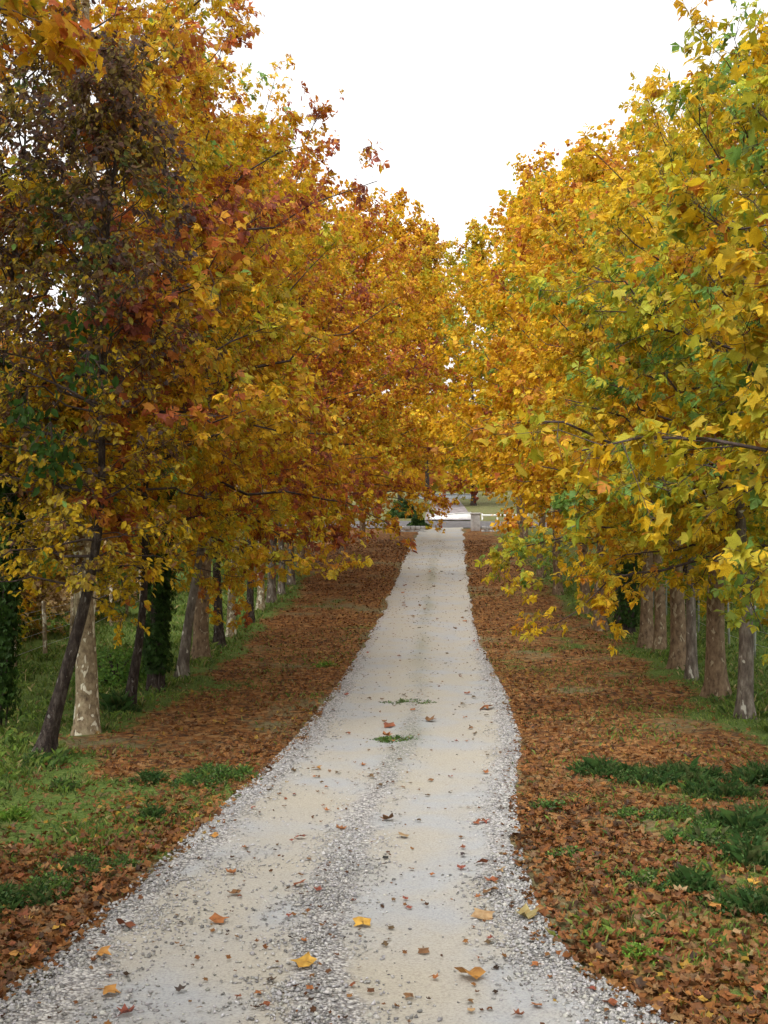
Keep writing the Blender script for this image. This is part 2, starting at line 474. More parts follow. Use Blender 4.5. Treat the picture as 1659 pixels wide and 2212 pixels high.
# ------------------------------------------------------------------ drive
M_ROAD = road_material()
ry = graded(-6, ROAD_END + .6, .10, 1.012)
US = np.concatenate([[-1.06, -1.03], np.linspace(-1, 1, 45), [1.03, 1.06]])
RY, RU = np.meshgrid(ry, US, indexing='ij')
l, r = edgeL(RY), edgeR(RY)
wob = .04 * vnoise(RY * 0, RY, 11, 25) + .10 * vnoise(RY * 0, RY, 1.3, 21) + .05 * vnoise(RY * 0, RY, 4.1, 22)
wob2 = .05 * vnoise(RY * 0, RY, 11, 26) + .10 * vnoise(RY * 0 + 9, RY, 1.3, 23) + .05 * vnoise(RY * 0, RY, 4.1, 24)
l = l + wob; r = r + wob2
RX = (l + r) / 2 + RU * (r - l) / 2
RZ = gz0(RX, RY) + .004 + .028 * np.exp(-((RU + .02) / .16) ** 2) + .02 * np.exp(-((np.abs(RU) - .95) / .12) ** 2) + .008 * vnoise(RX, RY, 1.5, 31) + .004 * vnoise(RX, RY, 7, 32)
RZ = np.where(np.abs(RU) > 1.05, RZ - .16, np.where(np.abs(RU) > 1.01, RZ - .03, RZ))
cu = -.02 + .05 * np.clip((12 - RY) / 8, 0, 1)
loose = np.exp(-((RU - cu) / .17) ** 2) * np.clip(1.15 - RY / 40, .25, 1) + np.clip((np.abs(RU) - .72) / .2, 0, 1) * .95
loose = np.maximum(loose, np.clip((RU + .55) / -.3, 0, 1) * np.clip((9 - RY) / 3, 0, 1) * .9)
loose = np.clip(loose, 0, 1) * np.clip(1.1 - (RY - 12) / 45, .35, 1) - .05
crumbs = .75 * np.clip((RY - 9) / 12, 0, 1) * np.clip(.30 + .5 * vnoise(RX, RY, .7, 35) + .35 * np.exp(-((RU) / .3) ** 2) + .35 * np.clip((np.abs(RU) - .7) / .3, 0, 1), 0, 1)
green = np.exp(-((RU - cu) / .13) ** 2) * np.clip((RY - 10) / 6, 0, 1) * np.clip(.45 + .6 * vnoise(RX, RY, .5, 37), 0, 1) * .8
C = np.stack([loose, crumbs, green], -1).reshape(-1, 3)
nu = len(US); nyy = len(ry)
ii = (np.arange(nyy - 1)[:, None] * nu + np.arange(nu - 1)[None, :]).ravel()
Q = np.stack([ii, ii + 1, ii + 1 + nu, ii + nu], -1)
rme = fast_mesh('gravel_road', np.stack([RX, RY, RZ], -1).reshape(-1, 3), [Q], M_ROAD, np.clip(C, 0, 1), True)
tag(link('gravel_road', rme), kind='structure')
def road_z(x, y):
    l, r = edgeL(y), edgeR(y)
    u = (x - (l + r) / 2) / ((r - l) / 2)
    return gz0(x, y) + .006 + .028 * np.exp(-((u + .02) / .16) ** 2) + .02 * np.exp(-((np.abs(u) - .95) / .12) ** 2) + .008 * vnoise(x, y, 1.5, 31)

# ------------------------------------------------------------------ leaf templates
def leaf_template(lod, wild=0.0, seed=0):
    rs = np.random.default_rng(seed)
    if lod == 0:      # five pointed lobes, ten triangles
        a = np.radians([90, 66, 38, 12, -18, -90, 198, 168, 142, 114])
        r = np.array([.64, .38, .60, .37, .46, .20, .46, .37, .60, .38])
        r = r * (1 + rs.normal(0, .06, 10))
        x, y = np.cos(a) * r, np.sin(a) * r
        z = -.30 * r ** 2 * (1 + wild * rs.normal(0, 1, 10)) + .14 * np.abs(x)
        V = np.vstack([[0, 0, .0], np.stack([x, y, z], -1)])
        T = np.array([(0, i + 1, (i + 1) % 10 + 1) for i in range(10)])
        return V, T
    if lod == 1:      # one bent star, 5 triangles (two halves share the midrib)
        V = np.array([(0, -.24, 0), (0, .62, -.12), (-.30, .26, .02), (-.58, .26, -.06), (-.40, -.20, .0), (.30, .26, .02), (.58, .26, -.06), (.40, -.20, .0)])
        V[:, 2] += .08 * np.abs(V[:, 0]) + rs.normal(0, .03, 8)
        return V, np.array([(0, 2, 1), (0, 4, 3), (0, 6, 7), (0, 1, 5)])
    V = np.array([(0, -.3, 0), (.46, .06, .06), (0, .55, -.05), (-.46, .12, .06)])
    V[:, :2] *= 1 + rs.normal(0, .1, (4, 2))
    return V, np.array([(0, 1, 2), (0, 2, 3)])
TEMPL = {l: [leaf_template(l, .6, s) for s in range(5)] for l in (0, 1, 2)}
TEMPL_OVAL = []
for s in range(3):
    TEMPL_OVAL.append((np.array([(0, -.5, 0), (.3, -.1, .06), (.2, .3, .04), (0, .55, -.05), (-.2, .3, .04), (-.3, -.1, .06)]) * (1 + .1 * s), np.array([(0, 1, 2), (0, 2, 3), (0, 3, 4), (0, 4, 5)])))

def place_leaves(P, Nrm, U, S, C, templates):
    """P centres, Nrm normals, U in-plane tip direction, S sizes, C colours"""
    n = len(P)
    Nrm = norm(Nrm)
    U = norm(U - (U * Nrm).sum(-1, keepdims=True) * Nrm)
    W = np.cross(U, Nrm)
    Vs, Ts, Cs = [], [], []
    off = 0
    which = RNG.integers(0, len(templates), n)
    for k, (V, T) in enumerate(templates):
        m = which == k
        c = int(m.sum())
        if not c: continue
        v = (V[None, :, 0:1] * W[m][:, None] + V[None, :, 1:2] * U[m][:, None] + V[None, :, 2:3] * Nrm[m][:, None]) * S[m][:, None, None] + P[m][:, None]
        Vs.append(v.reshape(-1, 3))
        Ts.append((T[None] + (np.arange(c) * len(V))[:, None, None] + off).reshape(-1, 3))
        tw = 1 + .10 * RNG.normal(0, 1, (c, len(V), 1))
        Cs.append((C[m][:, None] * np.clip(tw, .7, 1.3)).reshape(-1, 3))
        off += c * len(V)
    return np.concatenate(Vs), np.concatenate(Ts), np.concatenate(Cs)

# leaf colours (albedo)
YEL = (.62, .43, .02); GOLD = (.66, .41, .02); AMB = (.57, .315, .02); ORG = (.47, .20, .03)
RUST = (.42, .12, .03); MAR = (.25, .075, .05); OLI = (.45, .35, .04); YGR = (.43, .42, .03)
GRN = (.17, .31, .07); DGR = (.032, .075, .014); BRN = (.19, .10, .045); PUR = (.24, .17, .15); TAN = (.40, .27, .12)
PAL = {
    'gold':   [(MAR, .03), (RUST, .06), (ORG, .16), (GOLD, .33), (YEL, .26), (YGR, .13), (GRN, .03)],
    'rust':   [(MAR, .13), (RUST, .21), (ORG, .14), (AMB, .16), (GOLD, .15), (OLI, .15), (YGR, .06)],
    'mixed':  [(MAR, .06), (RUST, .13), (ORG, .12), (AMB, .17), (YEL, .20), (OLI, .20), (YGR, .12)],
    'olive':  [(RUST, .05), (AMB, .15), (YEL, .26), (OLI, .30), (YGR, .20), (GRN, .04)],
    'orange': [(RUST, .08), (ORG, .15), (AMB, .28), (GOLD, .27), (YEL, .14), (YGR, .08)],
    'yg':     [(ORG, .06), (GOLD, .14), (YEL, .22), (OLI, .12), (YGR, .28), (GRN, .18)],
    'yellow': [(ORG, .07), (AMB, .18), (YEL, .35), (OLI, .08), (YGR, .24), (GRN, .08)],
    'dull':   [((.13, .10, .10), .22), ((.17, .085, .06), .16), ((.16, .10, .05), .24), ((.26, .21, .05), .24), ((.40, .28, .04), .08), ((.10, .15, .04), .06)],
    'dullyel': [(BRN, .12), (OLI, .34), (YEL, .30), (AMB, .12), (GRN, .12)],
    'tan':    [(BRN, .1), (TAN, .45), ((.55,.42,.22), .2), (YEL, .15), (OLI, .1)],
    'green': [((.10, .22, .04), .5), ((.16, .30, .05), .5)],
    'ivy':    [(DGR, .7), ((.055, .115, .02), .2), ((.02, .045, .01), .1)],
    'litter': [((.08, .045, .025), .13), ((.16, .068, .026), .22), ((.26, .10, .03), .26), ((.34, .15, .04), .18), ((.31, .18, .075), .10), ((.21, .13, .07), .08), ((.44, .28, .04), .03)],
}
def pick(pal, u):
    cols = np.array([c for c, _ in PAL[pal]]); w = np.cumsum([w for _, w in PAL[pal]]); w = w / w[-1]
    u = np.clip(u, 0, .9999)
    i = np.searchsorted(w, u)
    c = cols[i]
    j = np.clip(i + RNG.integers(-1, 2, len(u)), 0, len(cols) - 1)
    f = RNG.random((len(u), 1)) * .5
    c = c * (1 - f) + cols[j] * f
    return c * (1 + .16 * RNG.normal(0, 1, (len(u), 1))).clip(.55, 1.4)

LEAF_MESHES = {}
TREE_COUNT = [0]
STATS = {'leaf': 0}

def trunk_mesh(x, y, z, path, rad, mat, seed, flare=1.55, sides=18, knots=True):
    """path (k,3) local, rad (k) -> lofted, knobbly trunk"""
    V, Q = loft(path[None], rad[None], sides)
    k = len(path)
    cen = np.repeat(path, sides, axis=0)
    d = V - cen
    ang = np.arctan2(d[:, 1], d[:, 0])
    h = V[:, 2]
    a = 1 + .07 * np.sin(ang * 3 + seed) + .05 * np.sin(ang * 5 + h * 2.1 + seed) + .05 * vnoise(ang * 2, h, 2.2, seed % 50) + .04 * vnoise(ang * 5, h * 1.5, 3.1, seed % 37)
    fl = np.exp(-np.clip(h, 0, 9) / .16) * (flare - 1) * (1 + .5 * np.sin(ang * 4 + seed * 1.7))
    V = cen + d * (a + fl)[:, None]
    # cap on top
    top = np.arange((k - 1) * sides, k * sides)[None, :]
    me = bpy.data.meshes.new('trunk')
    return fast_mesh('trunk', V, [Q, top], mat, None, True)

def grow(name, foot, H, R, hb, trad, bark, pal, label, group, cat='tree', lean=0., leany=0., n_limb=50, leaf=.140, leaves=1.3,
         lod=None, seed=None, indiv=0, toward=0., small=False, prof=None, pal_top=None, twigs=True, droop=0.0):
    TREE_COUNT[0] += 1
    seed = seed if seed is not None else 100 + TREE_COUNT[0] * 13
    rs = np.random.default_rng(seed)
    x0, y0, z0 = foot
    root = empty(name, (x0, y0, z0 - .03))
    tag(root, label, cat, group)
    dist = y0
    if lod is None: lod = 1 if dist < 25 else 2
    # trunk
    k = 26
    t = np.linspace(0, 1, k) ** 1.35
    hh = t * H * .93
    bend = .10 * np.sin(hh * .9 + rs.uniform(0, 6)) * np.clip(hh / 3, 0, 1)
    bend2 = .10 * np.sin(hh * .8 + rs.uniform(0, 6)) * np.clip(hh / 3, 0, 1)
    ln = lean * np.tanh(hh / 4.0)
    path = np.stack([ln + bend + toward * .10 * hh / H * R, leany * hh / H + bend2, hh], -1)
    path[0, :2] = 0; path[0, 2] = -.12
    rad = trad * (1 - .94 * (hh / (H * .93)) ** (.38 if small else .75))
    rad = np.maximum(rad, .012)
    me = trunk_mesh(0, 0, 0, path, rad, BARK[bark], seed, sides=18 if dist < 30 else 10)
    link('trunk', me, root)
    def at(h):
        return np.stack([np.interp(h, hh, path[:, i]) for i in range(3)], -1)
    # limbs
    tt = np.sort(rs.uniform(0, 1, n_limb)) ** .95
    h = hb + tt * (H * .90 - hb)
    az = np.arange(n_limb) * 2.39996 + rs.uniform(0, 6) + rs.normal(0, .3, n_limb)
    if prof is None:
        env = np.interp(tt, [0, .12, .35, .6, .8, .92, 1], [.85, 1.0, 1.0, .84, .60, .40, .16])
    else:
        env = np.interp(tt, prof[0], prof[1])
    L = R * env * rs.uniform(.72, 1.15, n_limb)
    L = L * (1 + toward * .34 * np.cos(az) * np.clip(1.25 - 1.3 * tt, 0, 1))
    inc = np.radians(np.interp(tt, [0, .2, .6, 1], [4 - droop * 12, 18, 40, 66]) + rs.normal(0, 8, n_limb))
    dirh = np.stack([np.cos(az), np.sin(az), np.zeros(n_limb)], -1)
    kk = 7
    s = np.linspace(0, 1, kk)
    curve = np.interp(tt, [0, .25, 1], [-.24 - droop * .3, .04, .22])
    base = at(h)
    P = base[:, None] + dirh[:, None] * (np.cos(inc)[:, None, None] * L[:, None, None] * s[None, :, None])
    P[..., 2] += np.sin(inc)[:, None] * L[:, None] * s + curve[:, None] * L[:, None] * s ** 2
    side = np.cross(dirh, [0, 0, 1.])
    P += side[:, None] * (rs.normal(0, .10, n_limb)[:, None] * L[:, None] * np.sin(s * 3))[..., None]
    P[:, 1:] += rs.normal(0, .03, (n_limb, kk - 1, 3)) * L[:, None, None]
    r0 = np.clip(L * .009, .008, trad * .40)
    RR = r0[:, None] * (1 - .8 * s)[None]
    bt = Batch()
    bt.add(*loft(P, RR, 5 if dist < 20 else 3))
    # sub-branches
    per = np.maximum(5, (L * 6.0).astype(int))
    li = np.repeat(np.arange(n_limb), per)
    ns = len(li)
    u = rs.uniform(.10, 1.0, ns)
    first = np.concatenate([[True], li[1:] != li[:-1]]); u[first] = .985; u[np.roll(first, 1)] = .93
    fi = u * (kk - 1); i0 = np.clip(fi.astype(int), 0, kk - 2); f = (fi - i0)[:, None]
    st = P[li, i0] * (1 - f) + P[li, i0 + 1] * f
    dr = norm(P[li, i0 + 1] - P[li, i0])
    ls = (rs.uniform(.25, .60, ns) * (1.25 - .6 * u) * np.clip(L[li], .8, 3.2) * .62)
    d2 = norm(dr * .55 + rs.normal(0, .55, (ns, 3)) + np.array([0, 0, .12]))
    mid = st + d2 * ls[:, None] * .5 + rs.normal(0, .03, (ns, 3))
    d3 = norm(d2 + rs.normal(0, .25, (ns, 3)) + np.array([0, 0, -.10 - droop * .3]))
    en = mid + d3 * ls[:, None] * .5
    if dist < 24:
        rr = np.clip(ls * .008, .004, .012)
        bt.add(*loft(np.stack([st, mid, en], 1), np.stack([rr, rr * .7, rr * .35], 1), 3))
    # twigs
    tw = np.maximum(3, (ls * 9).astype(int))
    si = np.repeat(np.arange(ns), tw)
    nt_ = len(si)
    v = rs.uniform(.1, 1, nt_)[:, None]
    ts = np.where(v < .5, st[si] + (mid[si] - st[si]) * v * 2, mid[si] + (en[si] - mid[si]) * (v * 2 - 1))
    td = norm(d3[si] * .5 + rs.normal(0, .6, (nt_, 3)) + np.array([0, 0, .02 - droop * .35]))
    tl = rs.uniform(.10, .30, nt_)
    te = ts + td * tl[:, None]
    if twigs and dist < 16.5:
        bt.add(*loft(np.stack([ts, te], 1), np.stack([np.full(nt_, .0035), np.full(nt_, .0018)], 1), 3))
    bm_ = bt.mesh('branches', M_TWIG)
    o = link('branches', bm_, root); tag(o, kind='stuff')
    # leaves
    nl = 3.5 * leaves
    ln_ = rs.poisson(nl, nt_)
    ki = np.repeat(np.arange(nt_), ln_)
    n = len(ki)
    w = rs.uniform(.25, 1.05, n)[:, None]
    C0 = ts[ki] + (te[ki] - ts[ki]) * w
    off = norm(rs.normal(0, 1, (n, 3)) + td[ki] * .7 + np.array([0, 0, -.45]))
    S = leaf * rs.uniform(.55, 1.25, n)
    C0 = C0 + off * (S[:, None] * .55)
    cx, cy = np.interp(C0[:, 2], hh, path[:, 0]), np.interp(C0[:, 2], hh, path[:, 1])
    outw = norm(np.stack([C0[:, 0] - cx, C0[:, 1] - cy, np.zeros(n)], -1))
    Nn = outw * .55 + np.array([0, 0, .55]) + rs.normal(0, .50, (n, 3))
    Uu = off * .7 + outw * .5 + np.array([0, 0, -.5]) + rs.normal(0, .3, (n, 3))
    # colour: limb, sub-branch and leaf level variation
    lb = rs.normal(0, 1, n_limb)[li][si][ki]; sb = rs.normal(0, 1, ns)[si][ki]
    q = .5 + .17 * lb + .15 * sb + .16 * rs.normal(0, 1, n)
    Cc = pick(pal, q)
    if pal_top:
        f = np.clip((C0[:, 2] / H - (.33 if small else .44)) * 3 + .3 * rs.normal(0, 1, n), 0, 1) > .5
        Cc = np.where(f[:, None], pick(pal_top, q), Cc)
    tmpl = TEMPL_OVAL if small else TEMPL[lod]
    keep = np.ones(n, bool)
    if indiv:
        wp = C0 + np.array([x0, y0, z0])
        px, py, dep = proj(wp)
        vis = (px > 10) & (px < PW - 10) & (py > 10) & (py < PH - 10) & (dep > 1)
        size = np.where(vis, S / dep, 0)
        idx = np.argsort(-size)[:indiv]
        idx = idx[size[idx] > 0]
        Nz = norm(Nn[idx]); Uz = norm(Uu[idx] - (Uu[idx] * Nz).sum(-1, keepdims=True) * Nz); Wz = np.cross(Uz, Nz)
        from mathutils import Matrix
        shades = leaf_shades(pal)
        for a, j in enumerate(idx):
            mt = shades[int(rs.integers(0, len(shades)))] if False else nearest_shade(shades, Cc[j])
            lo = bpy.data.objects.new('leaf', mt)
            s_ = S[j]
            M = Matrix(((Wz[a, 0] * s_, Uz[a, 0] * s_, Nz[a, 0] * s_, C0[j, 0]), (Wz[a, 1] * s_, Uz[a, 1] * s_, Nz[a, 1] * s_, C0[j, 1]),
                        (Wz[a, 2] * s_, Uz[a, 2] * s_, Nz[a, 2] * s_, C0[j, 2]), (0, 0, 0, 1)))
            COL.objects.link(lo); lo.parent = root; lo.matrix_local = M
        keep[idx] = False
    V, T, CC = place_leaves(C0[keep], Nn[keep], Uu[keep], S[keep], Cc[keep], tmpl)
    STATS['leaf'] += len(T)
    fo = link('foliage', fast_mesh('foliage', V, [T], M_LEAF, CC), root)
    tag(fo, kind='stuff')
    return root

SH_CACHE = {}
def leaf_shades(pal, mat=None, tag_=''):
    key = pal + tag_
    if key in SH_CACHE: return SH_CACHE[key]
    out = []
    for i in range(26):
        c = pick(pal, np.array([(i + .5) / 26]))[0]
        V, T = leaf_template(0, .7, 200 + i)
        V = V.copy()
        # a short stalk
        V = np.vstack([V, [(.02, -.14, 0), (-.02, -.14, 0), (0, -.75, -.10)]])
        T = np.vstack([T, [(11, 12, 13)]])
        cc = c[None] * np.clip(1 + .08 * RNG.normal(0, 1, (len(V), 1)), .8, 1.2)
        cc[1:11:2] *= .93
        cc[11:] = c * .6
        out.append((c, fast_mesh('leaf', V, [T], mat or M_LEAF, cc)))
    SH_CACHE[key] = out
    return out
def nearest_shade(sh, c):
    d = [float(((s[0] - c) ** 2).sum()) for s in sh]
    k = sorted(range(len(sh)), key=lambda i: d[i])[:3]
    return sh[random.choice(k)][1]

# ------------------------------------------------------------------ the two rows
GBG0 = 'tall trees behind the left row'
GL, GR = 'trees of the row left of the drive', 'trees of the row right of the drive'
def trad_of(w, foot):
    return w / FOC * math.hypot(foot[0], foot[1]) * .5

LSPEC = [  # H, R, hb, palette, label, extras
    (11.5, 2.5, 2.4, 'dullyel', 'dark ivy-clad trunk cut by the left edge of the picture, under small olive leaves', dict(small=True, leaf=.075, leaves=2.2, n_limb=70, pal_top='dull')),
    (8.8, 1.6, 1.9, 'dullyel', 'dark rough trunk leaning right and forking, nearest whole trunk on the left', dict(small=True, leaf=.075, leaves=2.4, n_limb=88, pal_top='dull', toward=-1.0)),
    (15.8, 3.0, 3.2, 'rust', 'thick plane tree with cream patched bark behind the leaning dark trunk', dict(indiv=150, toward=.5, n_limb=66, pal_top='gold')),
    (10.5, 2.1, 1.8, 'olive', 'slim dark trunk leaning right just left of the ivy-covered trunk', dict(small=True, leaf=.10, leaves=1.4, n_limb=44)),
    (13.8, 3.3, 2.4, 'mixed', 'tree whose trunk is wrapped in dark ivy, on the left side', dict(indiv=110, toward=.6, n_limb=56)),
    (9.0, 2.0, 2.4, 'olive', 'slender pale-barked trunk leaning right in front of the round brown plane trunk', dict(leaf=.12, n_limb=34)),
    (13.6, 3.4, 2.9, 'mixed', 'straight brown plane tree with flared foot, left of the drive', dict(indiv=80, toward=.6, pal_top='gold', n_limb=56)),
    (10.5, 2.4, 2.7, 'olive', 'thin dark upright trunk just beyond the flared brown plane tree', dict(n_limb=34)),
    (13.8, 3.7, 2.9, 'rust', 'cream-flecked plane tree behind the hanging cluster of red leaves', dict(toward=.5)),
    (10.5, 2.4, 2.7, 'mixed', 'dark thin trunk left of the whitest trunk in the left row', dict(n_limb=34)),
    (13.6, 3.8, 2.9, 'rust', 'whitest slim trunk in the left row', dict(toward=.5)),
    (14.4, 3.8, 2.9, 'rust', 'grey trunk just right of the whitest slim trunk', dict(toward=.4)),
    (15, 3.9, 2.9, 'mixed', 'second last grey trunk seen in the left row', dict(toward=.4)),
    (15, 4.2, 2.9, 'rust', 'last grey trunk seen at the far end of the left row', dict(toward=.5)),
]
for (px, py, w, bark, lean), foot, (H, R, hb, pal, lab, kw) in zip(LROW, lfoot, LSPEC):
    kw = dict(kw); 
    grow('thin_tree' if kw.get('small') else 'plane_tree', foot, H, R, hb, trad_of(w, foot), bark, pal, lab, GL, lean=lean, **kw)

RSPEC = [
    (9.5, 3.1, 2.45, 'yg', 'patchy grey trunk with dark knots, nearest trunk on the right', dict(indiv=190, toward=-.5, droop=.15, n_limb=54)),
    (10.3, 3.2, 2.5, 'yellow', 'thick smooth brown plane trunk second from the right edge', dict(indiv=150, toward=-.6, droop=.15, n_limb=54)),
    (10.2, 2.4, 2.4, 'yg', 'thin pale mottled trunk between two thick brown plane trunks on the right', dict(n_limb=36, indiv=60)),
    (11.2, 3.3, 2.5, 'yellow', 'brown plane trunk directly left of the thin pale mottled trunk', dict(indiv=60, toward=-.6, droop=.15, n_limb=54)),
    (11.3, 3.0, 2.6, 'yg', 'grey-brown trunk on the right touching a slightly thicker one', dict(toward=-.3)),
    (13.3, 3.0, 3.0, 'orange', 'slightly thicker brown trunk behind the grey-brown one on the right', dict(toward=-.4)),
    (12.5, 2.9, 3.0, 'orange', 'dark mossy trunk in the shade, far part of the right row', dict(toward=-.4)),
    (12.8, 3.0, 3.0, 'orange', 'farthest dark trunk seen under the right-hand leaves', dict(toward=-.4)),
]
for (px, py, w, bark, lean), foot, (H, R, hb, pal, lab, kw) in zip(RROW, rfoot, RSPEC):
    grow('plane_tree', foot, H, R, hb, trad_of(w, foot), bark, pal, lab, GR, lean=lean, **kw)

# trees of the same rows whose feet stand outside the picture or behind nearer leaves
def G3(x, y): return (x, y, float(gz(x, y)))
grow('plane_tree', G3(5.2, 9.8), 6.9, 3.0, 2.7, .085, 'plane', 'yg', 'tree with large green-yellow leaves reaching in from the right edge', GR, n_limb=44, toward=-.3, leaf=.155, indiv=290, lod=1, leaves=1.2)
grow('plane_tree', G3(5.3, 13.0), 8.8, 2.8, 2.7, .12, 'plane', 'yg', 'green and yellow crown at the top right corner, thin at the top', GR, toward=-.3, leaf=.145, indiv=200, lod=1, leaves=1.2)
grow('plane_tree', G3(-4.9, 10.4), 13.0, 2.4, 7.3, .17, 'plane', 'rust', 'crown with large red-brown leaves in the top left corner', GL, leaf=.17, indiv=120, lod=0, n_limb=40, leaves=1.3)
for i, (x, y, H, R, pal, lab) in enumerate([
        (5.9, 31.5, 13.6, 3.3, 'orange', 'orange crown behind the farthest dark trunk of the right row'),
        (6.3, 36.0, 14.8, 3.5, 'gold', 'golden crown right of the narrow yellow spire'),
        (6.2, 41.0, 15.8, 3.7, 'orange', 'amber crown low behind the pale rail on the right'),
        (6.4, 47.0, 18.2, 3.5, 'gold', 'yellow crown ending in a narrow spire right of the sky gap'),
        (6.6, 54.0, 17.6, 3.7, 'yg', 'green-yellow crown just right of the sky gap'),
        (7.2, 61.0, 17.5, 4.2, 'orange', 'last orange crown of the right row, beside the gate pillar')]):
    grow('plane_tree', G3(x, y), H, R, float(np.interp(y, [31, 41, 54, 61], [3.2, 3.5, 3.4, 3.2])), .17, 'plane', pal, lab, GR, toward=-.7, lod=2, n_limb=50, leaf=.175, leaves=1.3)
for i, (x, y, H, R, pal, lab) in enumerate([
        (-4.9, 45.0, 16.4, 4.4, 'rust', 'rust-red crown behind the last trunk of the left row'),
        (-3.6, 50.0, 18.0, 4.4, 'mixed', 'mixed yellow and rust crown farther up the left row'),
        (-2.0, 56.0, 19.0, 4.4, 'orange', 'orange crown whose top stands against the sky left of the gap'),
        (-1.2, 62.0, 18.6, 4.6, 'rust', 'last dark red crown of the left row, above the dark bush')]):
    grow('plane_tree', G3(x, y), H, R, float(np.interp(y, [45, 50, 56, 62], [2.5, 2.8, 2.9, 2.4])), .18, 'plane', pal, lab, GL, toward=.7, lod=2, n_limb=54, leaf=.18, leaves=1.35)

for (x, y, H, pal, lab, gp_) in [(-6.9, 5.0, 12, 'mixed', 'shade tree added to the left row beside the viewer, outside the left edge', GL), (-5.1, 1.5, 12.5, 'gold', 'shade tree added to the left row level with the viewer', GL), (-5.1, -3.0, 12.5, 'mixed', 'shade tree added to the left row behind the viewer', GL), (-5.0, -7.5, 12.5, 'gold', 'second shade tree added to the left row behind the viewer', GL),
                                (7.0, 4.6, 11.5, 'yg', 'shade tree added to the right row beside the viewer, outside the right edge', GR), (5.2, -.5, 12.5, 'gold', 'shade tree added to the right row level with the viewer', GR), (5.2, -5.5, 12.5, 'orange', 'shade tree added to the right row behind the viewer', GR)]:
    grow('plane_tree', G3(x, y), H, 3.3, 3.2, .17, 'plane', pal, lab, gp_, lod=2, n_limb=44, leaf=.24, leaves=.7, toward=.3 if x < 0 else -.3, twigs=False)  # unseen trees carrying the rows on, added to shade the near ground

for (x, y, H, pal, lab) in [(-8.2, 15.5, 12.5, 'rust', 'rust-brown crown behind the twiggy trees at the left edge'), (-8.6, 21.0, 14.0, 'mixed', 'tall mixed crown behind the cream plane tree'), (-11.5, 19.0, 13.0, 'rust', 'rust crown filling the left edge behind the row')]:
    grow('plane_tree', G3(x, y), H, 3.2, 4.2, .15, 'plane', pal, lab, GBG0, lod=2, n_limb=50, leaf=.19, leaves=.95, twigs=False)

# trees past the far end of the drive
GE = 'trees beyond the far end of the drive'
for (x, y, H, R, pal, lab) in [(1.2, 85, 24.5, 5.0, 'orange', 'orange tree past the gate, left of the climbing lane'),
                               (6.8, 88, 23.0, 4.8, 'olive', 'olive tree past the gate, right of the climbing lane'),
                               (3.7, 100, 25, 5.2, 'mixed', 'tall tree over the lane seen through the gap between the rows'),
                               (4.2, 112, 28, 6.5, 'orange', 'tree far up the lane closing the view between the rows'),
                               (14.5, 80, 15, 4.5, 'orange', 'tree past the gate behind the pale rail')]:
    grow('far_tree', G3(x, y), H, R, 2.2 if y < 99 else (3.2 if y < 105 else .6), .2, 'dark', pal, lab, GE, lod=2, n_limb=56, leaf=.26, leaves=1.1)

# ---- background trees and thicket behind the rows: three kinds, copied
GBG = 'low trees and thicket behind the rows'
def copy_tree(o, loc, rz, sc, label):
    c = o.copy(); COL.objects.link(c); c.location = loc; c.rotation_euler = (0, 0, rz); c.scale = (sc, sc, sc)
    c['label'] = label
    for ch in list(o.children):
        d = ch.copy(); COL.objects.link(d); d.parent = c
    return c
def bgt(x, y, pal, H, R, lab, seed, name='background_tree', hb=.35, leaves=1.3, leaf=.2):
    return grow(name, G3(x, y), H, R, hb, .10, 'dark', pal, lab, GBG, lod=2, seed=seed, leaf=leaf, leaves=leaves, n_limb=46, twigs=False,
                prof=([0, .1, .4, .8, 1], [.75, 1, .95, .6, .2]))
b_y = bgt(-12.2, 31, 'yellow', 6.5, 2.7, 'yellow low tree glowing behind the cream plane trunk', 901)
b_t = bgt(-14.0, 29, 'tan', 5.0, 2.8, 'tan thicket left of the cream plane trunk', 902)
b_o = bgt(-10.5, 40, 'orange', 8.5, 3.4, 'orange tree behind the ivy-covered trunk', 903)
b_g = bgt(11.5, 30, 'olive', 7.0, 3.0, 'olive thicket behind the nearest trunks on the right', 904)
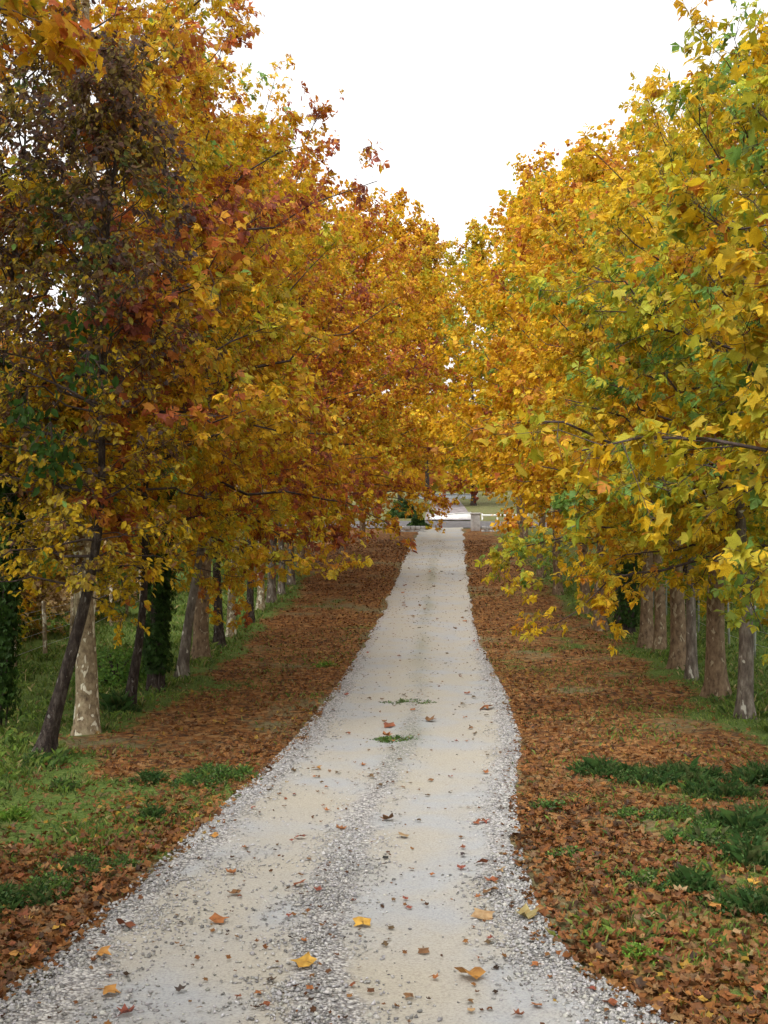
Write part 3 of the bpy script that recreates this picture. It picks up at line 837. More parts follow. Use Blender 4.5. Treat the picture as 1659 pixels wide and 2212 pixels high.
for k, (src, x, y, rz, sc, lab) in enumerate([
        (b_t, -9.8, 21.5, 2.6, .62, 'small tan thicket seen left of the leaning dark trunk'),
        (b_y, -9.2, 25.5, 4.2, .50, 'small yellow tree low between the cream plane and the slim leaning trunk'),
        (b_t, -9.3, 28.5, 5.0, .62, 'small tan thicket behind the slender pale leaning trunk'),
        (b_y, -11.5, 26.5, 1.2, .62, 'small yellow tree behind the nearest pale fence posts'),
        (b_t, -8.7, 33, 3.9, .62, 'tan thicket seen between the thin trunks of the left row'),
        (b_t, -9.6, 37, 1.0, .8, 'tan thicket between the ivy-covered and the brown plane trunk'),
        (b_y, -13.8, 36, 2.0, 1.3, 'tall yellow tree far behind the leaning dark trunk'),
        (b_o, -16.5, 45, 1.4, 1.2, 'orange tree farthest out beyond the left fence'),
        (b_y, -11.0, 50, 3.0, 1.4, 'yellow tree behind the middle of the left row'),
        (b_t, -17.5, 34, 3.3, 1.1, 'tan thicket at the left edge behind the fence'),
        (b_o, -11.5, 60, .4, 1.3, 'orange tree behind the far end of the left row'),
        (b_g, -8.2, 54, .4, 1.2, 'olive tree closing the gap behind the last left trunks'),
        (b_g, -20.5, 55, 2.4, 1.8, 'large olive tree beyond the field on the left'),
        (b_o, -8.0, 72, 2.2, 1.3, 'orange tree left of the gateway'),
        (b_g, 9.8, 37, 2.2, 1.0, 'olive thicket behind the dark knotted trunk on the right'),
        (b_o, 12.0, 46, 2.9, 1.2, 'orange tree behind the middle of the right row'),
        (b_y, 15.0, 38, .9, 1.3, 'yellow tree beyond the right-hand fence'),
        (b_g, 13.2, 58, 1.9, 1.5, 'large olive tree behind the far right row'),
        (b_g, 18.5, 48, 3.9, 1.6, 'olive tree at the right edge beyond the fence'),
        (b_o, 19.5, 72, 4.4, 1.6, 'orange tree far right beyond the pale rail'),
        (b_g, -15, 76, 4.4, 1.8, 'big olive tree far left beyond the crossing road')]):
    copy_tree(src, G3(x, y), rz, sc, lab)
# woodland closing the horizon, reads as one mass
def woodland():
    n = 26000
    a = RNG.uniform(-1.15, 1.15, n)
    rr = RNG.uniform(150, 210, n)
    x = np.sin(a) * rr; y = np.cos(a) * rr
    top = 9 + 4 * vnoise(x, y, .06, 3) + 3 * vnoise(x, y, .2, 5)
    z = gz(x, y) + RNG.uniform(0, 1, n) * top
    P = np.stack([x, y, z], -1)
    Cc = pick('mixed', .5 + .25 * vnoise(x, y, .12, 9) + .2 * RNG.normal(0, 1, n)) * .8
    V, T, CC = place_leaves(P, RNG.normal(0, 1, (n, 3)), RNG.normal(0, 1, (n, 3)), RNG.uniform(1.2, 2.6, n), Cc, TEMPL[2])
    o = link('woodland', fast_mesh('woodland', V, [T], M_LEAF, CC)); tag(o, kind='stuff')
    tag(o, 'autumn woodland closing off the horizon', 'woodland')
woodland()

# ------------------------------------------------------------------ ivy
def ivy(foot, r, h0, h1, n, lean, label, spread=.12, bulge=None):
    t = RNG.uniform(0, 1, n) ** .9
    h = h0 + (h1 - h0) * t
    a = RNG.uniform(0, 2 * math.pi, n)
    ln = lean * np.tanh(h / 4.0)
    rad = r * (1 - .06 * h) + np.abs(RNG.normal(0, spread, n)) * (.6 + .5 * np.sin(h * 2.2) ** 2 + .4 * np.sin(h * 5 + a))
    P = np.stack([ln + np.cos(a) * rad, np.sin(a) * rad, h], -1)
    Nn = np.stack([np.cos(a), np.sin(a), np.full(n, .35)], -1) + RNG.normal(0, .45, (n, 3))
    U = np.tile([0, 0, -1.], (n, 1)) + RNG.normal(0, .4, (n, 3))
    V, T, C = place_leaves(P, Nn, U, RNG.uniform(.06, .12, n), pick('ivy', RNG.random(n)), TEMPL[1])
    root = empty('ivy_plant', foot)
    tag(root, label, 'ivy')
    o = link('foliage', fast_mesh('ivy_foliage', V, [T], M_LEAF, C), root); tag(o, kind='stuff')
    b = Batch()
    for k in range(5):
        hh = np.linspace(0.0, h1 * .9, 12); aa = k * 1.3 + hh * .5
        ln = lean * np.tanh(hh / 4.0); rr = r * (1 - .06 * hh) + .015
        b.add(*loft(np.stack([ln + np.cos(aa) * rr, np.sin(aa) * rr, hh], -1)[None], np.full((1, 12), .012), 5))
    link('stem', b.mesh('ivy_stem', M_TWIG), root)
ivy(lfoot[4], .14, .35, 3.6, 5200, .15, 'dense dark green ivy wrapping a trunk of the left row', .075)
ivy(lfoot[0], .13, .2, 5.2, 4200, .35, 'dark ivy climbing the trunk at the left edge', .07)
ivy(rfoot[6], .14, .3, 2.6, 1800, 0, 'dark ivy on a shaded trunk far along the right row', .12)
# dark green sprays hanging among the dull leaves on the left
def spray(px, py, dist, n, r, label):
    d = ray(px, py) * dist
    c = np.array([d[0], d[1], d[2] + EYE])
    P = c + RNG.normal(0, 1, (n, 3)) * np.array([r, r, r * 1.1])
    V, T, C = place_leaves(P - c, RNG.normal(0, 1, (n, 3)) + [0, -.8, .3], RNG.normal(0, .5, (n, 3)) + [0, 0, -1], RNG.uniform(.07, .13, n), pick('ivy', RNG.random(n) * .9) * 1.2, TEMPL_OVAL)
    root = empty('ivy_spray', tuple(c)); tag(root, label, 'ivy', 'ivy sprays in the left crowns')
    o = link('foliage', fast_mesh('spray_foliage', V, [T], M_LEAF, C), root); tag(o, kind='stuff')
    b = Batch()
    for k in range(6):
        q = RNG.normal(0, 1, 3) * r
        b.add(*loft(np.array([[[0, 0, r * 2.2], q * .6 + [0, 0, r * .6], q + [0, 0, -r * .4]]]), np.array([[.006, .004, .002]]), 4))
    link('stem', b.mesh('spray_stem', M_TWIG), root)
spray(110, 985, 12.6, 110, .17, 'dark green ivy leaves hanging low in the left crown, lowest spray')
spray(190, 810, 12.4, 45, .12, 'dark green ivy leaves beside an orange leaf pair in the left crown')
spray(60, 900, 12.8, 60, .14, 'small dark green ivy spray near the left edge')
spray(185, 690, 12.6, 60, .16, 'topmost dark green ivy spray in the left crown')

# ------------------------------------------------------------------ the far gateway
conc = simple_mat('pale_concrete', (.34, .32, .30), (.52, .50, .48), 6)
white = simple_mat('white_wash', (.72, .71, .68), (.84, .83, .81), 3)
asph = simple_mat('asphalt', (.08, .075, .075), (.14, .13, .13), 5)
grit = simple_mat('grey_lane', (.13, .11, .11), (.27, .24, .24), 2.2, detail=8)
steel = simple_mat('grey_steel', (.30, .32, .34), (.42, .44, .47), 6, .5)
stone = simple_mat('rubble_stone', (.30, .29, .28), (.50, .49, .47), 4, bump=.6)
def sheet(name, x0f, x1f, y0, y1, mat, dz, nx_=14, ny_=24):
    yy = np.linspace(y0, y1, ny_); V = []
    for y in yy:
        a, b = x0f(y), x1f(y)
        for u in np.linspace(0, 1, nx_):
            x = a + (b - a) * u
            V.append((x, y, float(gz(x, y)) + dz))
    ii = np.array([(j * nx_ + i, j * nx_ + i + 1, (j + 1) * nx_ + i + 1, (j + 1) * nx_ + i) for j in range(ny_ - 1) for i in range(nx_ - 1)])
    return tag(link(name, fast_mesh(name, np.array(V), [ii], mat, None, True)), kind='structure')
sheet('crossing_road', lambda y: -40, lambda y: 60, 70.0, 74.2, asph, .004, 60, 8)
sheet('far_lane', lambda y: 2.6 + .055 * (y - 74), lambda y: 5.6 + .03 * (y - 74), 74.6, 99, grit, .03, 12, 30)

def boxpart(name, root, x0, x1, y0, y1, z0, z1, mat, bev=.02):
    V, Q = box_arr(x0, x1, y0, y1, z0, z1)
    me = fast_mesh(name, V, [Q], mat)
    o = link(name, me, root)
    m = o.modifiers.new('Bevel', 'BEVEL'); m.width = bev; m.segments = 2
    return o
def at_depth(px, py, y):
    r = ray(px, py); t = y / r[1]
    return r[0] * t, y, EYE + r[2] * t
# right gate pillar
x, y, z = at_depth(1027, 1141, 68.2); zb = float(gz(x, y))
g = empty('gate_pillar', (x, y, zb)); tag(g, 'pale concrete gate pillar right of the end of the drive', 'pillar')
boxpart('shaft', g, -.26, .26, -.26, .26, -.1, .95, conc); boxpart('cap', g, -.32, .32, -.32, .32, .952, 1.04, conc)
# white wall across the far side of the crossing road, left of pillar
x0, y, z0 = at_depth(925, 1118, 75.4); x1, _, z1 = at_depth(1017, 1106, 75.4)
zb = float(gz((x0 + x1) / 2, y))
g = empty('white_wall', ((x0 + x1) / 2, y, zb)); tag(g, 'low bright white wall across the far end of the drive', 'wall')
hw = (x1 - x0) / 2
V = np.array([(-hw, -.1, .03), (hw, -.1, -.10), (hw, .1, -.10), (-hw, .1, .03), (-hw, -.1, .22), (hw, -.1, .42), (hw, .1, .42), (-hw, .1, .22)])
Q = np.array([(0, 1, 5, 4), (1, 2, 6, 5), (2, 3, 7, 6), (3, 0, 4, 7), (4, 5, 6, 7), (3, 2, 1, 0)])
V[:4, 2] -= .35
wl = link('wall_body', fast_mesh('wall_body', V, [Q], white), g)
V2 = V.copy(); V2[:, 1] *= 1.25; V2[:4, 2] = V[4:, 2] + .003; V2[4:, 2] = V[4:, 2] + .045; V2[:, 0] *= 1.01
link('coping', fast_mesh('coping', V2, [Q], white), g)
# rail to the right
xa, y, za = at_depth(1042, 1113, 75.0); xb, _, zb_ = at_depth(1140, 1111, 75.0)
gzr = float(gz(xa, y))
g = empty('rail_fence', (xa, y, gzr)); tag(g, 'long thin white rail fence right of the gate pillar', 'fence')
Vr, Qr = box_arr(0, xb - xa, -.03, .03, za - gzr - .05, za - gzr + .05)
link('rail', fast_mesh('rail', Vr, [Qr], white), g)
me = None
for k in range(4):
    xx = (xb - xa) * k / 3
    p = boxpart('post', g, xx - .05, xx + .05, .035, .12, float(gz(xa + xx, y)) - gzr - .1, za - gzr + (.10 if k < 3 else .55), conc if k == 3 else white, .01)
# culvert headwalls each side of the road mouth
for (pa, pb, py, lab, nm) in [(862, 918, 1142, 'low pale stone headwall left of the end of the drive', 'culvert_headwall'), (1040, 1078, 1144, 'low stone headwall right of the gate pillar', 'culvert_headwall')]:
    xa, y, za = at_depth(pa, py, 67.6); xb, _, _ = at_depth(pb, py, 67.6)
    zb = float(gz((xa + xb) / 2, y))
    g = empty(nm, ((xa + xb) / 2, y, zb)); tag(g, lab, 'headwall')
    wv = xb - xa; nst = 5
    for r_ in range(2):
        for k in range(nst):
            a = -wv / 2 + wv * k / nst; b = a + wv / nst - .02
            boxpart('stone', g, a + (.05 if r_ else 0), b + (.05 if r_ else 0), -.2 + random.uniform(-.03, .03), .2, -.08 + r_ * .2, .10 + r_ * .2 + random.uniform(-.03, .03), stone, .03)
# far boundary wall at the top of the lane
xa, y, z_ = at_depth(926, 1068, 101); xb, _, _ = at_depth(1006, 1068, 101)
zb = float(gz((xa + xb) / 2, y))
g = empty('boundary_wall', ((xa + xb) / 2, y, zb)); tag(g, 'blue-grey boundary wall at the top of the lane beyond the gate', 'wall')
boxpart('wall_body', g, -(xb - xa) / 2 - 1, (xb - xa) / 2 + 1, -.15, .15, -.2, max(.35, z_ - zb - .12), steel)
boxpart('coping', g, -(xb - xa) / 2 - 1.05, (xb - xa) / 2 + 1.05, -.2, .2, max(.353, z_ - zb - .117), max(.45, z_ - zb), steel)

def bush(name, c, R, n, pal, label, leaf=.09, sq=.9, group=None, dark=1.0, cat='bush'):
    root = empty(name, c); tag(root, label, cat, group)
    d = norm(RNG.normal(0, 1, (n, 3))); d[:, 2] = np.abs(d[:, 2])
    lump = 1 + .22 * np.sin(d[:, 0] * 5 + c[0]) * np.cos(d[:, 1] * 4 + c[1]) + .15 * np.sin(d[:, 2] * 9)
    P = d * (R * lump * RNG.uniform(.35, 1.0, n) ** .45)[:, None]; P[:, 2] *= sq
    V, T, C = place_leaves(P, d + RNG.normal(0, .5, (n, 3)), d * .3 + RNG.normal(0, .6, (n, 3)) + [0, 0, .3], leaf * RNG.uniform(.6, 1.3, n), pick(pal, RNG.random(n)) * dark, TEMPL[2])
    o = link('foliage', fast_mesh(name + '_foliage', V, [T], M_LEAF, C), root); tag(o, kind='stuff')
    b = Batch()
    k = 12
    q = norm(RNG.normal(0, 1, (k, 3))); q[:, 2] = np.abs(q[:, 2])
    P = np.stack([np.zeros((k, 3)), q * R * .4 + [0, 0, .1 * R], q * R * .85], 1)
    b.add(*loft(P, np.tile([.03, .02, .006], (k, 1)) * R, 4))
    link('stem', b.mesh('bush_stem', M_TWIG), root)
    return root
x, y, z = at_depth(905, 1140, 70.5)
bush('dark_bush', G3(x - .1, 69.2), .62, 1800, 'ivy', 'round dark green bush left of the end of the drive', .16, 1.25)
x, y, z = at_depth(880, 1100, 76)
bush('dark_bush', G3(x - .3, 76.5), .95, 2200, 'ivy', 'dark bush across the crossing road behind the round bush', .2, 1.1)

# ------------------------------------------------------------------ fences behind the rows
def wire_fence(xf, y0, y1, step, label, mat, h=1.15, thick=.035):
    ysf = np.arange(y0, y1, step)
    root = empty('wire_fence', (xf(y0), y0, float(gz(xf(y0), y0)))); tag(root, label, 'fence')
    ox, oy, oz = root.location
    tops = []
    for i, yy in enumerate(ysf):
        xx = xf(yy); zz = float(gz(xx, yy))
        jit = RNG.normal(0, .04, 2)
        P = np.array([[[xx - ox, yy - oy, zz - oz - .2], [xx - ox + jit[0] * .5, yy - oy, zz - oz + h * .5], [xx - ox + jit[0], yy - oy + jit[1], zz - oz + h]]])
        V, Q = loft(P, np.array([[thick, thick * .95, thick * .85]]), 7)
        top = np.arange(14, 21)[None, :]
        link('post', fast_mesh('post', V, [Q, top], mat), root)
        tops.append((xx - ox, yy - oy, zz - oz))
    tops = np.array(tops)
    for lv in (.3, .6, .9, 1.08):
        P = tops + [0, 0, lv]
        V, Q = loft(P[None], np.full((1, len(P)), .004), 4)
        link('wire', fast_mesh('wire', V, [Q], steel), root)
wire_fence(lambda y: -7.0 - .03 * (y - 14), 13.5, 40, 2.3, 'wire fence on pale posts behind the left row', BARK['cream'], 1.25, .05)
wire_fence(lambda y: 7.6 + .05 * (y - 16), 13, 38, 1.1, 'wire fence on close thin posts behind the right row', simple_mat('weathered_post', (.12, .13, .10), (.28, .29, .24), 5), 1.3, .028)

# ------------------------------------------------------------------ litter, pebbles, grass (uncountable)
def litter():
    n = 150000
    y = 4.6 + (62 - 4.6) * RNG.random(n) ** 1.9
    x = RNG.uniform(-1, 1, n) * np.clip(2.6 + y * .26, 0, 8.8) + .2
    l, r = edgeL(y), edgeR(y)
    d = np.where(x < l, l - x, x - r)
    onroad = (x > l) & (x < r)
    g = grass_amount(x, y)
    rowd = np.where(x < l, x - rowLx(y), rowRx(y) - x)
    dens = np.clip(.86 - .95 * g, .08, 1) * np.clip(1 + rowd / 1.6, .12, 1)
    dens = dens * np.clip(.66 + .75 * vnoise(x, y, .8, 41) + .45 * vnoise(x, y, 2.3, 42), .10, 1)
    edge = np.exp(-(d / .9) ** 2) * .5
    dens = np.clip(dens + edge + .10 * (y < 14), 0, 1)
    dens = np.where(d < .12, dens * .55, dens)
    u = (x - (l + r) / 2) / ((r - l) / 2)
    rd = np.clip((np.abs(u) - .80) / .2, 0, 1) ** 2 * np.where((y < 16) & (u > 0), .55, .32) + .004 + (.03 + .06 * np.clip((y - 16) / 20, 0, 1)) * (1 + np.exp(-(u / .25) ** 2))
    dens = np.where(onroad, rd * np.where(y < 12, .55, 1), dens)
    keep = RNG.random(n) < dens
    x, y, onroad, d = x[keep], y[keep], onroad[keep], d[keep]
    n = len(x)
    z = np.where(onroad, road_z(x, y), gz(x, y)) + RNG.uniform(.004, .035, n) * np.where(onroad, .3, 1) + .012
    tilt = np.where(onroad, .22, .42)
    Nn = RNG.normal(0, 1, (n, 3)) * tilt[:, None] + [0, 0, 1]
    U = RNG.normal(0, 1, (n, 3))
    U[:, 2] *= .2
    S = RNG.uniform(.040, .088, n) * np.clip(1 + (y - 25) / 60, 1, 1.5) * np.where(onroad, .55, 1)
    q = RNG.random(n) * .9 + .12 * vnoise(x, y, .5, 51) + .05
    C = pick('litter', np.clip(q, 0, 1)) * .68
    C = np.where(onroad[:, None], C * .75, C)
    for nm, m, lod in (('a', y < 11, 0), ('b', (y >= 11) & (y < 24), 1), ('c', y >= 24, 2)):
        if not m.any(): continue
        V, T, CC = place_leaves(np.stack([x, y, z], -1)[m], Nn[m], U[m], S[m], C[m], CURL[lod])
        yield V, T, CC
CURL = {}
for lod_ in (0, 1, 2):
    L_ = []
    for s in range(6):
        V, T = leaf_template(lod_, .8, 50 + s)
        V = V.copy()
        cr = (.25, .5, .1, .7, .35, -.3)[s]
        V[:, 2] = cr * (V[:, 0] ** 2 * 1.6 + .25 * V[:, 1] ** 2) + .10 * np.sin(V[:, 1] * 7 + s)
        V[:, 0] *= 1 - .35 * abs(cr)
        L_.append((V, T))
    CURL[lod_] = L_
parts = list(litter())
off = 0; Vs = []; Ts = []; Cs = []
for V, T, C in parts:
    Vs.append(V); Ts.append(T + off); Cs.append(C); off += len(V)
STATS['litter'] = sum(len(t) for t in Ts)
o = link('leaf_litter', fast_mesh('leaf_litter', np.concatenate(Vs), [np.concatenate(Ts)], M_LITTER, np.concatenate(Cs)))
tag(o, 'carpet of brown and orange fallen leaves on both verges', 'fallen leaves', kind='stuff')

def pebbles():
    n = 140000
    y = 4.5 + 24 * RNG.random(n) ** 1.5
    l, r = edgeL(y), edgeR(y)
    side = RNG.random(n)
    u = np.where(side < .36, 1 - np.abs(RNG.normal(0, .15, n)) + .05, np.where(side < .66, -1 + np.abs(RNG.normal(0, .17, n)) - .07, np.where(side < .93, RNG.normal(0.0, .13, n), RNG.uniform(-1, 1, n))))
    u = np.where((y < 9.5) & (side >= .36) & (side < .66), -1 + np.abs(RNG.normal(0, .28, n)) - .05, u)
    lone = side >= .93
    x = (l + r) / 2 + u * (r - l) / 2
    clump = .6 + .55 * vnoise(x, y, 2.2, 61) + .4 * vnoise(x, y, 6, 62)
    fade = np.clip(1.25 - y / 24, .15, 1)
    cen = (side >= .66) & (side < .93)
    p = np.clip(clump, 0, 1) * fade * np.where(cen, np.clip((16 - y) / 5, .12, 1), 1) * np.where(lone, .05, 1) * .85
    k = RNG.random(n) < p
    x, y, u = x[k], y[k], u[k]
    n = len(x)
    s = RNG.gamma(3.0, .0021, n) + .0040
    s = np.where((np.abs(u) > .85), s * 1.15, s).clip(.004, .022)
    z = road_z(x, y) + s * .25
    V0 = np.array([(1, 0, 0), (-1, 0, 0), (0, 1, 0), (0, -1, 0), (0, 0, 1), (0, 0, -1)], float)
    T0 = np.array([(0, 2, 4), (2, 1, 4), (1, 3, 4), (3, 0, 4), (2, 0, 5), (1, 2, 5), (3, 1, 5), (0, 3, 5)])
    a = RNG.uniform(0, 6.28, n); ca, sa = np.cos(a), np.sin(a)
    v = V0[None] * (s[:, None, None] * RNG.uniform(.6, 1.25, (n, 6, 1))) + RNG.normal(0, .22, (n, 6, 3)) * s[:, None, None]
    v[..., 2] *= .62
    vx = v[..., 0] * ca[:, None] - v[..., 1] * sa[:, None]; vy = v[..., 0] * sa[:, None] + v[..., 1] * ca[:, None]
    V = np.stack([vx + x[:, None], vy + y[:, None], v[..., 2] + z[:, None]], -1).reshape(-1, 3)
    T = (T0[:4][None] + (np.arange(n) * 6)[:, None, None]).reshape(-1, 3)
    T = np.concatenate([T, (T0[4:][None] + (np.arange(n) * 6)[:, None, None])[y < 9].reshape(-1, 3)])
    g = RNG.choice([.16, .24, .32, .41, .50], n, p=[.10, .2, .3, .27, .13])
    tint = np.stack([g * 1.0, g * RNG.uniform(.95, .99, n), g * RNG.uniform(.86, 1.0, n)], -1)
    C = np.repeat(tint, 6, axis=0)
    STATS['peb'] = len(T)
    m, nn, out = new_mat('limestone_gravel')
    at = N(nn, 'ShaderNodeAttribute', attribute_name='Col'); p = N(nn, 'ShaderNodeBsdfPrincipled', Roughness=.85)
    no = N(nn, 'ShaderNodeTexNoise', Scale=120.0, Detail=3.0); r = ramp(nn, [(.3, (.75, .75, .75)), (.7, (1.1, 1.1, 1.1))]); tc = N(nn, 'ShaderNodeTexCoord')
    nn.links.new(tc.outputs['Object'], no.inputs['Vector']); nn.links.new(no.outputs['Fac'], r.inputs[0])
    mx = N(nn, 'ShaderNodeMixRGB', blend_type='MULTIPLY'); mx.inputs[0].default_value = 1
    nn.links.new(at.outputs['Color'], mx.inputs[1]); nn.links.new(r.outputs[0], mx.inputs[2])
    nn.links.new(mx.outputs[0], p.inputs['Base Color']); nn.links.new(p.outputs[0], out.inputs['Surface'])
    o = link('loose_gravel', fast_mesh('loose_gravel', V, [T], m, C))
    tag(o, 'loose pale limestone gravel along the edges and middle of the drive', 'gravel', kind='stuff')
pebbles()

def blades(P, H, W, lean, C, name):
    """two-triangle bent grass blades"""
    n = len(P)
    a = RNG.uniform(0, 2 * math.pi, n)
    d = np.stack([np.cos(a), np.sin(a), np.zeros(n)], -1)
    b = RNG.uniform(0, 2 * math.pi, n)
    ld = np.stack([np.cos(b), np.sin(b), np.zeros(n)], -1)
    w = (W * .5)[:, None]
    A = P - d * w; B = P + d * w
    M = P + ld * (H * lean * .35)[:, None] + np.stack([0 * H, 0 * H, H * .62], -1)
    Tp = P + ld * (H * lean)[:, None] + np.stack([0 * H, 0 * H, H * (1 - .3 * lean)], -1)
    V = np.stack([A, B, M + d * w * .8, Tp], 1).reshape(-1, 3)
    T = (np.array([(0, 1, 2), (0, 2, 3)])[None] + (np.arange(n) * 4)[:, None, None]).reshape(-1, 3)
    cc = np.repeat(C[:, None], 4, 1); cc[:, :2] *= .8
    return V, T, cc.reshape(-1, 3)
def grass_cols(n, x=None, y=None):
    base = np.array([(.09, .16, .03), (.14, .22, .035), (.20, .26, .06), (.34, .29, .13), (.06, .11, .03)])
    c = base[RNG.choice(5, n, p=[.3, .3, .2, .08, .12])]
    return c * (1 + .15 * RNG.normal(0, 1, (n, 1))).clip(.6, 1.4)
def grass():
    n = 440000
    y = 4.8 + 50 * RNG.random(n) ** 1.8
    x = RNG.uniform(-1, 1, n) * np.clip(2.8 + y * .34, 0, 13)
    l, r = edgeL(y), edgeR(y)
    d = np.where(x < l, l - x, x - r)
    g = grass_amount(x, y)
    cl = .5 + .7 * vnoise(x, y, 3.1, 71) + .5 * vnoise(x, y, 8, 72)
    p = np.clip(g * 1.3 - .22, 0, 1) * np.clip(cl, 0, 1) + .22 * np.clip(.5 + vnoise(x, y, .9, 77), 0, 1) * (y < 32)
    p = np.where(d < .25, p * np.clip(d / .25, 0, 1), p)
    k = RNG.random(n) < p * .9
    x, y, g = x[k], y[k], g[k]
    n = len(x)
    beyond = (x < rowLx(y) + .3) | (x > rowRx(y) - .2)
    H = RNG.uniform(.04, .12, n) * np.where(beyond, 1.45, .75) * (1 + .5 * np.clip(vnoise(x, y, 1.2, 73), -.5, 1))
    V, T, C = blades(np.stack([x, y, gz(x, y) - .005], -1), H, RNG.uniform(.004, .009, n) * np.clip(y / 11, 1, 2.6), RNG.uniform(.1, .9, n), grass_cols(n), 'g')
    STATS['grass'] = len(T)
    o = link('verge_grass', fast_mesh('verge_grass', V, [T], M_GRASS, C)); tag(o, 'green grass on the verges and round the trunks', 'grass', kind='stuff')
grass()

# ------------------------------------------------------------------ weed clumps one can tell apart
def clump(px, py, R, H, n, label, tone, group, name='weed_clump', leafy=True):
    c = gp(px, py); k_ = 1.35 if tone == 'dark' else 1.12; R *= k_; H *= k_; n = int(n * 1.25)
    root = empty(name, c); tag(root, label, 'weeds' if tone != 'bright' else 'grass tuft', group)
    a = RNG.uniform(0, 2 * math.pi, n); rr = R * np.sqrt(RNG.random(n)) * (1 + .3 * np.sin(a * 3 + px) + .2 * np.sin(a * 7 + py))
    P = np.stack([np.cos(a) * rr, np.sin(a) * rr * .8, np.zeros(n)], -1)
    P[:, 2] = gz(P[:, 0] + c[0], P[:, 1] + c[1]) - c[2] - .01
    n_ = n
    hh = (.75 + .5 * vnoise(P[:, 0] * 9, P[:, 1] * 9, 1, int(px) % 9)) * H * (1.45 if tone == 'dark' else 1.3) * (1 - .55 * (rr / R) ** 2) * RNG.uniform(.55, 1.15, n)
    cols = {'dark': [(.028, .07, .018), (.04, .095, .022), (.06, .12, .028), (.09, .12, .04)], 'mid': [(.05, .12, .03), (.08, .17, .035), (.12, .2, .04), (.1, .12, .05)],
            'bright': [(.12, .25, .03), (.17, .30, .04), (.22, .33, .06), (.1, .2, .03)]}[tone]
    C = np.array(cols)[RNG.integers(0, 4, n)] * (1 + .12 * RNG.normal(0, 1, (n, 1)))
    V, T, CC = blades(P, hh, np.full(n, .0042), RNG.uniform(.1, .8, n), C, 'w')
    Vs, Ts, Cs = [V], [T], [CC]
    if leafy:
        m = int(n * 1.3)
        i = RNG.integers(0, n, m)
        f = RNG.uniform(.25, 1, m)
        Pl = P[i] + np.stack([RNG.normal(0, .02, m), RNG.normal(0, .02, m), hh[i] * f], -1)
        V2, T2, C2 = place_leaves(Pl, RNG.normal(0, .6, (m, 3)) + [0, 0, .8], RNG.normal(0, 1, (m, 3)), RNG.uniform(.016, .034, m), C[i] * RNG.uniform(.7, 1.4, (m, 1)), TEMPL_OVAL[:2])
        Vs.append(V2); Ts.append(T2 + len(V)); Cs.append(C2)
    o = link('foliage', fast_mesh(name + '_foliage', np.concatenate(Vs), [np.concatenate(Ts)], M_GRASS, np.concatenate(Cs)), root)
    tag(o, kind='stuff')
    return root
GW = 'dark weed clumps on the right verge'
for (px, py, R, H, n, lab, tone) in [
    (1310, 1672, .30, .13, 750, 'leftmost dark green weed clump, topmost row on the right verge', 'dark'),
    (1405, 1690, .30, .12, 700, 'dark weed clump second from the left in the upper row of clumps', 'dark'),
    (1490, 1685, .28, .15, 700, 'bushy dark weed clump in the middle of the upper row', 'dark'),
    (1560, 1722, .30, .13, 700, 'dark weed clump just below the upper row, right of centre', 'dark'),
    (1630, 1690, .28, .15, 600, 'dark weed clump at the right edge of the upper row', 'dark'),
    (1450, 1765, .26, .10, 600, 'low dark weed clump beneath the middle of the upper row', 'mid'),
    (1510, 1820, .26, .14, 850, 'brighter green weed clump in the centre of the weedy patch', 'mid'),
    (1600, 1800, .30, .15, 850, 'large dark weed clump right of the brighter green one', 'dark'),
    (1640, 1870, .24, .14, 700, 'dark weed clump by the right edge below the large one', 'dark'),
    (1500, 1930, .17, .12, 520, 'upright narrow dark clump standing in brown leaves', 'dark'),
    (1590, 1960, .22, .10, 520, 'low dark clump right of the upright narrow one', 'mid'),
    (1650, 1975, .2, .12, 500, 'dark clump at the right edge, lowest of the dark ones', 'dark'),
    (1370, 1765, .2, .08, 380, 'small thin dark clump left of the weedy patch', 'mid'),
    (1180, 1745, .22, .07, 420, 'small green weeds at the gravel edge of the right verge', 'mid'),
    (1230, 1850, .2, .07, 360, 'small green weeds with yellow leaves below the gravel edge', 'mid'),
    (1390, 1905, .2, .07, 360, 'thin weeds among brown leaves left of the narrow clump', 'mid')]:
    clump(px, py, R, H, n, lab, tone, GW)
GB = 'bright grass tufts on the verges'
for (px, py, R, H, n, lab, tone) in [
    (1388, 2072, .11, .07, 260, 'single bright green tuft at the bottom right by the gravel', 'bright'),
    (28, 1772, .13, .12, 300, 'bright green tuft near the left edge', 'bright'),
    (140, 1706, .18, .12, 420, 'green tuft in front of the leaning dark trunk', 'mid'),
    (330, 1770, .16, .08, 350, 'small dark tuft in the middle of the left verge', 'dark'),
    (480, 1680, .38, .12, 1100, 'wide green patch close to the left edge of the drive', 'mid'),
    (425, 1695, .30, .10, 700, 'green patch left of the wide one beside the drive', 'mid'),
    (330, 1690, .18, .09, 320, 'small dark green tuft left of the green patches', 'dark'),
    (200, 1880, .40, .09, 1100, 'broad low green patch on the near left verge', 'mid'),
    (100, 1925, .30, .09, 800, 'green patch left of the broad low one', 'mid'),
    (20, 1960, .25, .10, 600, 'dark weeds at the left edge above the brown leaves', 'dark'),
    (258, 1540, .22, .22, 600, 'dark green plant at the foot of the slim leaning trunk', 'dark'),
    (92, 1648, .28, .12, 700, 'leafy green plants round the foot of the leaning dark trunk', 'mid'),
    (700, 1440, .25, .10, 300, 'lone green tuft beside the far left edge of the drive', 'bright'),
    (855, 1603, .27, .075, 600, 'green tuft growing in the middle of the drive', 'mid'),
    (886, 1520, .38, .055, 600, 'thin grass in the middle strip of the drive farther on', 'mid')]:
    clump(px, py, R, H, n, lab, tone, GB, name='grass_tuft')
